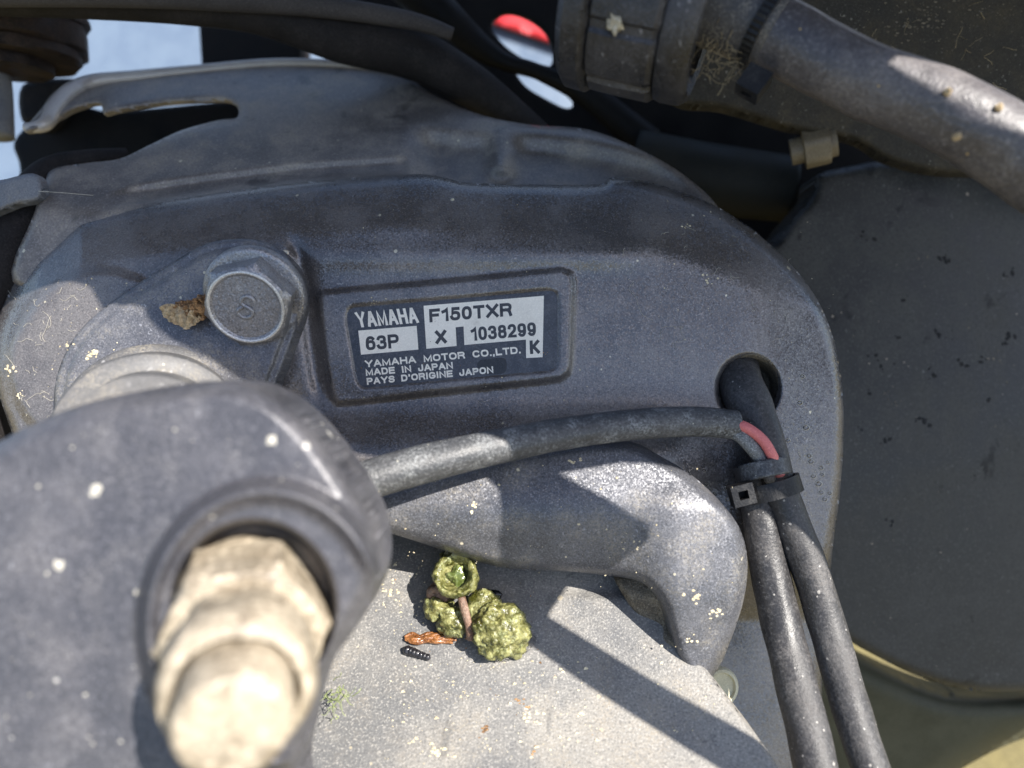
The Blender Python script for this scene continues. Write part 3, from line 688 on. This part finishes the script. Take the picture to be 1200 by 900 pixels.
# engine wall behind with gaps that show the hull
gapA = crom([(576, 30), (592, 16), (618, 22), (640, 40), (648, 66), (640, 80), (612, 68), (588, 50)], 4)
gapB = crom([(602, 78), (625, 86), (655, 104), (672, 120), (664, 127), (640, 116), (615, 100)], 4)
wallo = crom([(346, 10), (420, -80), (1300, -80), (1300, 420), (700, 420), (330, 300), (30, 300), (24, 200), (20, 160), (90, 105), (120, 130), (300, 116), (470, 110), (480, 60), (400, 50)], 5)
ew = relief('engine_housing', [wallo, gapA, gapB], lambda u, v: -112 + 0 * u, 'black', None, step=3, er=4, ed=1, skirt=1.5)
props(ew, 'black shaded engine housing seen in the gap behind the bracket and the thick hose', 'engine housing')
pp = tube('background_pipe', [P(740, 190, -85), P(800, 205, -83), P(860, 214, -81), P(925, 222, -80)], [13, 14, 13.5, 12.8], 'pipe', None, seg=32)
props(pp, 'blurred olive-grey pipe stub in the dark gap under the upper casing', 'pipe')
tn = lathe('brass_fitting', [(4.5, -8), (4.6, -4), (6.9, -3.6), (7.1, 3.6), (6.6, 4.6), (5.0, 4.8), (4.9, 7)], P(955, 172, -46), (0.92, 0.15, 0.35), 'tannut', None, seg=48, fn=hexr(7.4), sharp=30)
props(tn, 'small blurred tan hexagonal fitting under the edge of the upper casing', 'fitting')

# dark hoses crossing the top
bar = tube('crossing_hose', [P(-60, -4, -30), P(80, 0, -32), P(200, 6, -36), P(300, 16, -42), P(400, 44, -50), P(480, 62, -56), P(545, 96, -60), P(600, 136, -66), P(670, 200, -84)], [5.6, 5.6, 5.8, 6.6, 8.6, 9.0, 8.0, 6.5, 6], 'darkrod', None, seg=28)
props(bar, 'dark rubber hose bending across the top of the view from left corner to centre', 'hose')
b2 = tube('crossing_rod', [P(-60, -8, -22), P(120, -8, -24), P(260, -2, -30), P(380, 8, -38), P(480, 24, -44), P(530, 40, -48)], [4.2, 4.2, 4.0, 3.6, 3.0, 2.2], 'topbar', None, seg=20)
props(b2, 'thin grey rubber trim lying along the top edge above the bent hose', 'trim')
b3 = tube('background_hose', [P(440, -50, -80), P(500, 0, -82), P(556, 50, -84), P(590, 72, -84), P(630, 84, -84), P(690, 112, -84), P(760, 170, -84)], [9, 8, 5.5, 3.4, 3.0, 5, 7], 'black', None, seg=20)
props(b3, 'black hose between the red and white patch and the cream patch in the top background', 'hose')
fl = thing('rusty_flange', 'dark rusty stepped flange in the top left corner', 'flange', P(30, 50, -60))
for nm, (v0, v1, r, cx) in {'upper_disc': (15, 26, 24, 20), 'middle_disc': (27, 58, 27.0, 8), 'lower_disc': (56, 72, 22, 18), 'hub': (70, 84, 15, 10)}.items():
    c0, c1 = P(cx, v1, -66), P(cx, v0, -66)
    lathe(nm, [(r * 0.97, 0), (r, 1), (r, (c1 - c0).length - 1), (r * 0.96, (c1 - c0).length)], c0, (0, 1, 0.12), 'rust', fl, seg=40, fn=lambda a, i, r: r * (1 + 0.07 * mnoise.noise(Vector((math.cos(a) * 2.5, math.sin(a) * 2.5, i * 0.4 + r)))))
# left side: strap, black cable
stp = relief('vinyl_strap', [crom([(-40, 212), (0, 211), (38, 203), (50, 216), (46, 234), (20, 240), (-5, 250), (-40, 262)], 5)], lambda u, v: -10 - 0.04 * (40 - u) + 0 * v, 'strap', None, step=2.5, er=6, ed=2, skirt=3)
props(stp, 'blue-grey strap end poking in at the left edge beside the black cable', 'strap')
lc = tube('side_cable', [P(150, 184, -48), P(100, 190, -40), P(62, 205, -34), P(36, 240, -28), P(12, 300, -22), P(-12, 360, -20), P(-30, 450, -20), (P(-5, 560, -22))], [3, 4, 6.0, 7.5, 8, 8, 8, 8], 'darkrod', None, seg=24)
props(lc, 'dusty black cable curving down the left edge behind the bracket', 'cable')
# boat hull seen behind
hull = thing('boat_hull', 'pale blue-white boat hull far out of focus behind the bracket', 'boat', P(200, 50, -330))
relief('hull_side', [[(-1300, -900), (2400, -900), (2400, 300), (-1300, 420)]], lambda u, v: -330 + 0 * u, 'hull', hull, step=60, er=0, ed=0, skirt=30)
rs = relief('red_stripe', [[(480, -60), (720, 40), (720, 74), (480, -8)]], lambda u, v: -322 + 0 * u, 'red', hull, step=8, er=0, ed=0, skirt=4)
dp = relief('dark_post', [[(233, 22), (350, 30), (352, 84), (237, 86)]], lambda u, v: -150 + 0 * u, 'black', None, step=6, er=0, ed=0, skirt=20)
props(dp, 'dark blurred block beside the pale hull at the top left', 'post')
db = relief('dark_recess_block', [crom([(26, 100), (70, 92), (98, 96), (70, 112), (50, 140), (26, 142)], 4)], lambda u, v: -95 + 0 * u, 'darkrod', None, step=4, er=3, ed=2, skirt=12)
props(db, 'small dark navy block tucked behind the curved pale rim at the left', 'block')
gp = tube('grey_post', [P(-14, 70, -70), P(-10, 110, -70), P(-8, 160, -70)], 7, 'strap', None, seg=20)
props(gp, 'blurred grey cylinder at the left edge below the rusty flange', 'post')

# ================================================================ thick hose with collar, top right
hs = thing('thick_hose', 'thick grey rubber hose running from the top centre to the right edge', 'hose', P(1000, 80, 45))
axh = [P(780, -42, 32), P(830, 0, 35), P(900, 36, 38), P(950, 62, 42), P(1020, 97, 46), P(1108, 131, 50), P(1190, 178, 52), P(1290, 248, 54), P(1390, 330, 56)]
tube('hose_wall', axh[1:], [8.2, 8.2, 7.8, 7.8, 8.2, 8.6, 8.8, 9], 'big_hose', hs, seg=48, n=12, wob=0.045)
for u_, v_, z_ in ((1110, 108, 57.8), (1170, 126, 59.6), (1122, 160, 59.0)):
    props(blob('orange_crumb', P(u_, v_, z_), 0.75, 'leafpale', None, amp=0.5, seed=u_, sub=3), {1110: 'orange crumb on the sunlit part of the thick hose, left one', 1170: 'orange crumb on the sunlit part of the thick hose, right one', 1122: 'pale crumb on the shaded underside of the thick hose'}[u_], 'crumb')
tube('rubber_boot', [P(792, -26, 33), P(822, -6, 35), P(852, 10, 36), P(885, 27, 37.5), P(908, 38, 38.5)], [10.5, 10.2, 9.8, 9.2, 8.4], 'boot', hs, seg=48, n=10)
hd = Vector(axh[3] - axh[1]).normalized()
ht = thing('hose_tie', 'black nylon cable tie cinching the rubber boot on the thick hose', 'cable tie', P(895, 60, 40))
ring('band', P(898, 32, 38.5), hd, 9.1, 9.1, 2.6, 0.8, 'nylon', ht, xdir=(0, 1, 0), seg=90, ridged=True)
hdp = hd.cross(Vector((0, 0, 1))).normalized()
frame_block('tie_head', P(883, 98, 43), hdp, hd, (2.9, 2.4), (1.3, 0.7), 3.0, 'nylon', ht)
co = thing('threaded_collar', 'weathered black ribbed plastic collar nut at the top edge, left of the thick hose', 'collar', P(760, 30, 45))
cax = Vector((1, -0.33, 0.22)).normalized()
c0 = P(704, -4, 33)
def ribs(a, i, r):
    q = (a % (2 * math.pi / 9)) / (2 * math.pi / 9)
    return r * (1 + (0.045 if 0.10 < q < 0.9 else 0)) * (1 + 0.02 * mnoise.noise(Vector((a * 2, i, 0))))
lathe('collar_flange', [(19.08, -5), (21.36, -3), (21.58, 1.2), (20.27, 2.4), (18.53, 2.8)], c0, cax, 'collar', co, seg=90, fn=wobr(0.00, 0.04))
lathe('ribbed_barrel', [(18.53, 2.4), (19.84, 3.2), (20.06, 8), (19.84, 17.5), (18.97, 18.6), (18.09, 19)], c0, cax, 'collar', co, seg=144, fn=ribs, sharp=30)
# open end ring of the barrel: outer rim then hollow
lathe('end_ring', [(18.31, 18.8), (19.62, 19.2), (20.06, 20.5), (19.84, 25), (18.75, 26.5), (17.00, 26.8), (15.91, 25.8), (15.26, 20), (9.81, 14)], c0, cax, 'collar', co, seg=90, fn=wobr(0.00, 0.03))
nest = blob('dried_mud_patch', P(722, 14, 50), 3.6, 'nest', None, amp=0.5, freq=2, sub=4, seed=3, squash=(0.55, 1.2, 0.4))
props(nest, 'small cream patch of dried mud stuck on the ribbed collar', 'mud patch')

# ================================================================ straw and fibres
def strands(name, label, cat, center, spread, n, ln, r, mat, zf=None, kind='stuff', curl=0.5):
    V = []; F = []
    for i in range(n):
        c = Vector(center) + Vector([random.gauss(0, s) for s in spread]); d = Vector([random.gauss(0, 1) for _ in range(3)]); d.z *= 0.4; d.normalize()
        L = ln * random.uniform(0.4, 1.3); pts = []
        for k in range(5):
            pts.append(c.copy()); d = (d + Vector([random.gauss(0, curl) for _ in range(3)]) * 0.5).normalized(); c += d * L / 4
        v, f = tube('x', pts, r * random.uniform(0.6, 1.3), mat, seg=5, n=3, raw=True)
        o_ = len(V); V += v; F += [tuple(a + o_ for a in q) for q in f]
    ob = obj(name, np.array(V), F, mat, None, kind=kind)
    return props(ob, label, cat)
strands('dry_straw', 'tangle of dry straw fibres caught between the collar and the thick hose', 'straw', P(842, 66, 40), (3.0, 2.6, 1.2), 60, 5, 0.07, 'straw')
strands('fine_roots', 'fine pale roots stuck on the dirty upper casing in the top right corner', 'roots', P(1130, 30, -27), (20, 10, 0.6), 40, 6, 0.07, 'straw')

# hair-like fibres on the paint
def surf_fibres(name, label, spots, zf, r=0.05):
    V = []; F = []
    for u, v, L in spots:
        a = random.uniform(0, 6.28); pts = []
        for k in range(6):
            pts.append(at(u, v, zf, 0.12)); a += random.gauss(0, 0.6); u += math.cos(a) * L / 5; v += math.sin(a) * L / 5
        vv, ff = tube('x', pts, r, 'thread', seg=4, n=3, raw=True); o_ = len(V); V += vv; F += [tuple(q + o_ for q in f) for f in ff]
    ob = obj(name, np.array(V), F, 'thread', None, kind='stuff'); return props(ob, label, 'fibres')
surf_fibres('paint_fibres', 'thin pale fibres stuck to the shaded bracket face right of the label', [(765, 375, 60), (800, 385, 40), (790, 400, 30), (835, 320, 14), (815, 270, 12), (560, 470, 10), (905, 400, 16), (860, 330, 12), (730, 300, 10)] +
            [(random.uniform(700, 960), random.uniform(260, 620), random.uniform(4, 12)) for _ in range(26)], zF)
surf_fibres('lug_fibres', 'thin pale fibres stuck to the sunlit left lobe of the bracket', [(60, 370, 34), (55, 385, 26), (20, 400, 20), (20, 430, 22), (30, 470, 26), (70, 350, 20)] +
            [(random.uniform(15, 110), random.uniform(320, 490), random.uniform(5, 16)) for _ in range(26)], zF)
sl = tube('spider_thread', [P(45, 224, -8), P(75, 226, -6), P(110, 229, -9)], 0.08, 'thread', None, seg=5); props(sl, 'single pale spider thread stretched from the strap to the bracket', 'thread')

# ================================================================ flakes of dirt (geometry, uncountable)
def flakes(name, label, zf, spots, mat, lift=0.05, thick=0.38):
    V = []; F = []
    for u, v, s in spots:
        s = s * 0.68; c = at(u, v, zf, lift); n = random.randint(8, 12); base = len(V); a0 = random.uniform(0, 6)
        el = random.uniform(0.5, 1.2)
        for k in range(n):
            a = a0 + 2 * math.pi * k / n; r = s * random.uniform(0.65, 1.1) * K0
            V.append(c + Vector((math.cos(a) * r, math.sin(a) * r * el, random.uniform(-0.05, 0.1))))
        V.append(c + Vector((0, 0, min(0.9, s * K0 * random.uniform(0.25, 0.5)) * thick)))
        for k in range(n): F.append((base + k, base + (k + 1) % n, base + n))
    ob = obj(name, np.array([tuple(q) for q in V]), F, mat, None, smooth=False, kind='stuff')
    return props(ob, label, 'dirt')
def rnd(n, u0, u1, v0, v1, s0, s1): return [(random.uniform(u0, u1), random.uniform(v0, v1), s0 + (s1 - s0) * random.random() ** 3) for _ in range(n)]
def cluster(u, v, n, sp, s0, s1): return [(random.gauss(u, sp), random.gauss(v, sp * .7), random.uniform(s0, s1)) for _ in range(n)]
flakes('plate_flakes', 'scattered cream flakes of dirt on the pale plate', zPlate,
       rnd(170, 450, 700, 770, 890, 0.8, 4) + rnd(40, 445, 500, 650, 740, 1, 4) + rnd(30, 760, 840, 740, 860, 0.8, 3) + cluster(625, 843, 14, 7, 2, 4) + cluster(680, 837, 5, 3, 2, 4) + cluster(455, 690, 10, 6, 2, 4) + cluster(510, 881, 9, 5, 3, 5) + cluster(545, 812, 6, 4, 1, 3), 'chip')
flakes('plate_rust_bits', 'small rusty brown bits scattered on the pale plate', zPlate, rnd(30, 450, 700, 660, 880, 0.8, 2.5) + cluster(613, 822, 7, 5, 1.5, 3.5) + cluster(568, 858, 8, 5, 2, 4) + cluster(627, 878, 4, 4, 2, 3), 'leaf')
flakes('arm_flakes', 'cream flakes of dirt on the clamp arm', zArm,
       rnd(90, 430, 860, 545, 760, 0.7, 2.5) + cluster(815, 700, 9, 5, 2, 4) + cluster(838, 716, 10, 5, 2, 4) + cluster(807, 750, 6, 4, 1.5, 3) + cluster(556, 593, 7, 5, 1.5, 3) + cluster(674, 540, 6, 4, 1.5, 3) + cluster(742, 640, 7, 5, 1, 2.5), 'chip')
flakes('lobe_flakes', 'cream flakes stuck on the sunlit lug at the left', zLug, cluster(106, 414, 12, 5, 1.5, 4) + cluster(83, 405, 8, 4, 1, 2.5) + rnd(30, 85, 230, 330, 470, 0.7, 2), 'chip')
flakes('face_flakes', 'tiny cream flakes on the shaded bracket face', zF, cluster(12, 434, 9, 4, 1.5, 3.5) + cluster(24, 464, 7, 3, 1, 3) + cluster(805, 266, 6, 4, 1, 2.5) + cluster(830, 325, 8, 6, 1, 2.5)
       + rnd(60, 20, 110, 320, 500, 0.6, 1.6) + rnd(110, 380, 960, 230, 480, 0.6, 1.6) + cluster(440, 353, 9, 6, 0.8, 2), 'chip')
flakes('lever_flakes', 'pale specks of dirt on the out-of-focus lever', zLev, rnd(40, 5, 400, 500, 880, 0.8, 3.0) + cluster(318, 515, 1, 1, 6, 7) + cluster(112, 575, 1, 1, 6, 7) + cluster(70, 662, 1, 1, 6, 7), 'speck', lift=0.0)
spots = [(1055, 393), (1100, 388), (1112, 396), (1175, 400), (1183, 392), (1088, 432), (1092, 440), (1075, 490), (1082, 496), (1018, 462), (1020, 420), (1040, 430), (1150, 420), (1160, 470), (1130, 425), (1010, 275), (1020, 280), (1110, 300), (1105, 306), (1178, 322), (1185, 318), (1035, 520), (1045, 610), (1060, 350), (1140, 560), (1012, 500)]
flakes('casing_dirt_spots', 'dark blotches of dried dirt on the side casing', zCas, [(u + random.gauss(0, 4), v + random.gauss(0, 3), 2 + 7 * random.random() ** 2) for u, v in spots for _ in range(3)], 'spot', lift=0.05, thick=0.15)
flakes('casing_pale_spots', 'pale splashes on the side casing', zCas, rnd(40, 985, 1200, 240, 740, 1.0, 3.2) + cluster(1165, 425, 12, 9, 1, 3.5) + cluster(1075, 308, 8, 10, 1, 3) + cluster(1045, 470, 8, 8, 1, 3), 'mud', lift=0.0)
def zUp(u, v): return -30 - 0.10 * (v - 50) + 0 * u
flakes('upper_casing_crust', 'crust of dried mud and roots on the upper casing', zUp, rnd(120, 1000, 1200, 0, 60, 1.0, 4.0) + cluster(1090, 25, 40, 16, 1.5, 4.5), 'mud', lift=0.0)
flakes('hose_flakes', 'pale specks stuck along the bracket edge', zF, rnd(30, 900, 980, 330, 620, 0.6, 1.6), 'chip')
ms = strands('moss_curl', 'tiny curl of green moss on the pale plate beside the lever', 'moss', P(395, 815, 26), (1.3, 1.8, 0.2), 30, 4, 0.10, 'moss', curl=1.0)

# ================================================================ algae clump and neighbours
al = thing('algae_clump', 'clump of wet yellow-green algae lumps lying on the pale plate under the clamp arm', 'algae', P(550, 710, 15))
def lump(u, v, r, up, mat='algae', **k): return blob('lump', at(u, v, zPlate, up), r, mat, al, **k)
lump(586, 741, 6.9, 6.3, amp=0.38, seed=1, squash=(1.05, 0.95, 0.8), sub=5, freq=1.0)
cupax = Vector((-0.15, 0.45, 0.85)).normalized()
def cupn(a, i, r): return r * (1 + 0.22 * mnoise.noise(Vector((math.cos(a) * 1.6, math.sin(a) * 1.6, i * 0.35))) + 0.10 * mnoise.noise(Vector((math.cos(a) * 5, math.sin(a) * 5, i * 1.1))))
cprof = []
for r_, h_ in crom([(0.6, 0), (2.6, 0.8), (4.6, 3.0), (5.7, 6.0), (6.0, 8.6), (5.3, 9.9), (4.3, 9.0), (3.4, 6.8), (2.0, 5.6), (0.2, 5.4)], 3, closed=False): cprof.append((r_, h_ + 0.5 * mnoise.noise(Vector((r_, h_, 3)))))
lathe('cup', cprof, at(542, 682, zPlate, 6.5), cupax, 'algae', al, seg=72, fn=cupn, sharp=80)
blob('cup_pulp', at(542, 682, zPlate, 6.5) + cupax * 5.8, 2.6, 'algae_in', al, amp=0.45, seed=5, sub=4, squash=(1, 1, 0.5))
lump(532, 655, 3.4, 11, amp=0.35, seed=11, sub=4, freq=2)
lump(513, 712, 3.9, 4.5, amp=0.3, seed=4, sub=4); lump(532, 728, 4.2, 4.0, amp=0.3, seed=6, sub=4); lump(566, 712, 4.8, 4.5, amp=0.25, seed=7, sub=4)
lump(518, 692, 3.6, 6.5, mat='stem', amp=0.4, seed=8, sub=4)
tube('stem', [at(541, 700, zPlate, 12), at(545, 716, zPlate, 10.5), at(549, 732, zPlate, 8.5), at(552, 748, zPlate, 4.5)], [1.1, 1.2, 1.0, 1.2], 'stem', al, seg=12, n=6, wob=0.25)
def crumple(name, pts, w, mat, parent=None, zf=zPlate, n=60, amp=0.8, seed=0):
    """a torn crumpled strip"""
    c = crom([at(u, v, zf, h) for u, v, h in pts], max(2, n // len(pts)), closed=False); V = []; F = []; m_ = 9
    for i, p in enumerate(c):
        t = i / (len(c) - 1); T = c[min(i + 1, len(c) - 1)] - c[max(i - 1, 0)]; T /= np.linalg.norm(T); s = np.cross(T, (0, 0, 1.0))
        ww = w * (0.35 + 0.65 * math.sin(math.pi * min(1, t * 0.9 + 0.08))) * (1 + 0.35 * mnoise.noise(Vector((t * 9, seed, 0))))
        for j in range(m_):
            q = j / (m_ - 1) * 2 - 1; b = p + s * ww * q
            V.append(b + np.array((0, 0, 1)) * amp * (1.2 * mnoise.noise(Vector((b[0] * .9, b[1] * .9, seed))) + 0.7 * abs(mnoise.noise(Vector((b[0] * 2.1, b[1] * 2.1, seed + 4)))) + 0.5 * (1 - q * q)))
    for i in range(len(c) - 1):
        for j in range(m_ - 1): F.append((i * m_ + j, (i + 1) * m_ + j, (i + 1) * m_ + j + 1, i * m_ + j + 1))
    V = np.array(V); N0 = len(V); V = np.concatenate([V, V - np.array((0, 0, 0.35))]); F = F + [tuple(N0 + x for x in reversed(f)) for f in F]
    return obj(name, V, F, mat, parent)
V, F = [], []
for q in range(9):
    o1, o2 = random.gauss(0, 3.0), random.gauss(0, 3.0); ln = random.uniform(0.5, 1)
    pts = [at(474 + (i * 66 / 5) * ln + (1 - ln) * 30 * (q % 2), 751 + o1 * (1 - i / 5) + o2 * i / 5 - i * 1.2 + random.gauss(0, 1.5), zPlate, 0.6 + 0.9 * random.random()) for i in range(6)]
    v_, f_ = tube('x', pts, [0.2, 0.7, 0.5, 0.75, 0.5, 0.25], 'orange', seg=7, n=4, raw=True, wob=0.5); o_ = len(V); V += v_; F += [tuple(x + o_ for x in f) for f in f_]
osd = obj('orange_shred', np.array(V), F, 'orange')
props(osd, 'wet orange-brown plant shred lying left of the algae clump', 'plant shred')
ins = thing('black_larva', 'tiny black segmented larva beside the orange shred', 'insect', at(487, 765, zPlate))
for i in range(7):
    t = i / 6; blob('segment', at(477 + 24 * t, 762 + 8 * t, zPlate, 1.0), 1.25 - 0.35 * t, 'insect', ins, amp=0.18, seed=20 + i, sub=3)
for i, (u, v, lab_) in enumerate([(507, 690, 'tiny black beetle in the shade left of the algae clump'), (581, 697, 'tiny black beetle at the right shoulder of the algae clump'), (556, 652, 'tiny black snail shell tucked under the clamp arm above the algae')]):
    props(blob('black_bug', at(u, v, zPlate, 1.5 if i < 2 else 9), 1.1 + 0.4 * (i > 0), 'insect', None, amp=0.3, seed=30 + i, sub=3, squash=(1.2, .9, .8)), lab_, 'insect')
# wet ring round the clump
wt = relief('wet_patch', [crom([(560, 765), (585, 776), (612, 768), (628, 752), (622, 742), (600, 752), (575, 757)], 4)], lambda u, v: zPlate(u, v) + 0.5, 'water', None, step=2, er=5, ed=0.35, skirt=0.1)
props(wt, 'film of water at the foot of the round algae lump', 'water')
# dry leaf by the bolt
dl = thing('dry_leaf', 'crumpled dry brown leaf caught against the hex bolt', 'leaf', P(222, 362, 12))
crumple('leaf_blade', [(192, 361, 3.0), (206, 368, 3.5), (222, 374, 3.8), (232, 366, 4.0)], 2.6, 'leafpale', dl, zf=zLug, amp=2.0, seed=9)
crumple('leaf_blade', [(222, 370, 3.0), (232, 360, 4.0), (240, 354, 4.2), (250, 352, 3.6)], 2.4, 'leaf', dl, zf=zLug, amp=2.4, seed=14)
crumple('leaf_blade', [(206, 360, 2.5), (224, 362, 3.0), (240, 364, 3.2), (248, 358, 3.0)], 2.4, 'leaf', dl, zf=zLug, amp=2.0, seed=19)

# ================================================================ water drops
drops = [(940, 441, 3.2), (937, 472, 3.4), (944, 501, 4.0), (923, 516, 3.0), (948, 534, 3.4), (950, 541, 3.6), (962, 548, 3.4), (970, 542, 2.6), (963, 556, 2.8), (953, 558, 3.4), (959, 567, 4.2),
         (962, 577, 3.4), (972, 578, 3.0), (966, 585, 3.4), (825, 551, 2.8), (850, 572, 2.6), (837, 578, 2.6), (852, 585, 2.6), (828, 568, 2.2), (812, 525, 2.4)]
bm = bmesh.new(); bmesh.ops.create_uvsphere(bm, u_segments=20, v_segments=10, radius=1)
dm = bpy.data.meshes.new('water_drop'); 
for v in bm.verts:
    v.co = ROT @ Vector((v.co.x, v.co.y * 0.8, max(v.co.z, -0.35) * 0.6))
for s_ in range(16):                                          # pale ring round the drop: its bright highlight put into colour
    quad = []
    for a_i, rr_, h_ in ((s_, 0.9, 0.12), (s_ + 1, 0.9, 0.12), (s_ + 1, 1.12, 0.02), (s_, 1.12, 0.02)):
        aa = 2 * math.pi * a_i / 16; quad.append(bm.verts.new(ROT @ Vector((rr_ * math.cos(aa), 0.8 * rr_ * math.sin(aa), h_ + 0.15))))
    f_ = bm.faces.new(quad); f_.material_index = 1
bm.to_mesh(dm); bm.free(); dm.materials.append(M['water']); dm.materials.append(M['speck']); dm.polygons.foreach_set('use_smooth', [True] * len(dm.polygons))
places = ['high beside the cable mouth', 'second from the top beside the cable mouth', 'bright and level with the pink wire', 'just right of the pink wire', 'upper of a touching pair', 'lower of a touching pair', 'inner edge of the right cluster',
          'outermost near the bracket edge', 'faint, centre of the right cluster', 'left of the right cluster', 'largest of the right cluster', 'below the largest one', 'lower right of the cluster', 'lowest of the right cluster']
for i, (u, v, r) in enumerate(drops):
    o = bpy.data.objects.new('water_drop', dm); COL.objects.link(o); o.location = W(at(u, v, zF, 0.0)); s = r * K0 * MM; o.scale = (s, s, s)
    lab_ = ('water drop right of the cables, ' + places[i]) if i < 14 else 'tiny water drop between clamp arm and cable tie, ' + ['topmost one', 'middle one nearest the tie', 'middle one farther from the tie', 'lowest one', 'leftmost low one', 'highest one on the left'][i - 14]
    props(o, lab_, 'water drop', 'water drops on the bracket right of the cables' if i < 14 else 'water drops between clamp arm and cable tie')

# ================================================================ unseen panel added behind the camera, outline cut to the shadow it casts
def shade_piece(poly, h, name, label, cat, mat='black', th=4):
    k = (h - 5) / sun_f.z; off = sun_f * k
    n = len(poly); V = [P(u, v, 5) + off for u, v in poly]; V = V + [p + Vector((0, 0, th)) for p in V]
    F = [tuple(range(n)), tuple(range(2 * n - 1, n - 1, -1))] + [(i, (i + 1) % n, n + (i + 1) % n, n + i) for i in range(n)]
    return props(obj(name, V, F, mat, None, smooth=False), label, cat)
shade_piece([(300, -240), (90, -120), (-70, 40), (-90, 290), (0, 298), (80, 306), (118, 318), (136, 350), (178, 362), (184, 378), (208, 398), (250, 420), (320, 470), (400, 525), (500, 545), (534, 558), (556, 590), (560, 645), (602, 732), (656, 802),
             (742, 905), (835, 1002), (950, 1110), (1000, 1115), (880, 990), (790, 892), (735, 828), (688, 772), (642, 722), (672, 690), (706, 655), (704, 640), (608, 573), (700, 556), (820, 560), (870, 590), (930, 650), (980, 760), (1010, 900), (1040, 1060), (1700, 1060), (1700, 327), (970, 327), (975, 384), (912, 384), (850, 345), (800, 280), (822, 262), (895, 278), (970, 325), (1700, 325), (1700, -160), (1300, -240)],
            262, 'shade_panel', 'unseen dark panel added overhead to cast the shadow on the bracket', 'shade panel')

# dark mass added above the view, unseen, for the casting's upward slopes to reflect
dark_mass = box_frame('reflected_block', (20, 206, 54), (1, 0, 0), (0, 1, 0), (260, 70, 48), 'rear', None, bev=12)
props(dark_mass, 'unseen block added above the bracket for the casting to reflect', 'reflected block')

flakes('label_grit', 'grit and tiny scratches lying on the printed label', lambda u, v: ZL + 0.33 + 0 * u, rnd(45, 410, 650, 345, 450, 0.4, 1.1) + cluster(640, 414, 4, 2, 0.6, 1.4), 'leaf', lift=0.0)
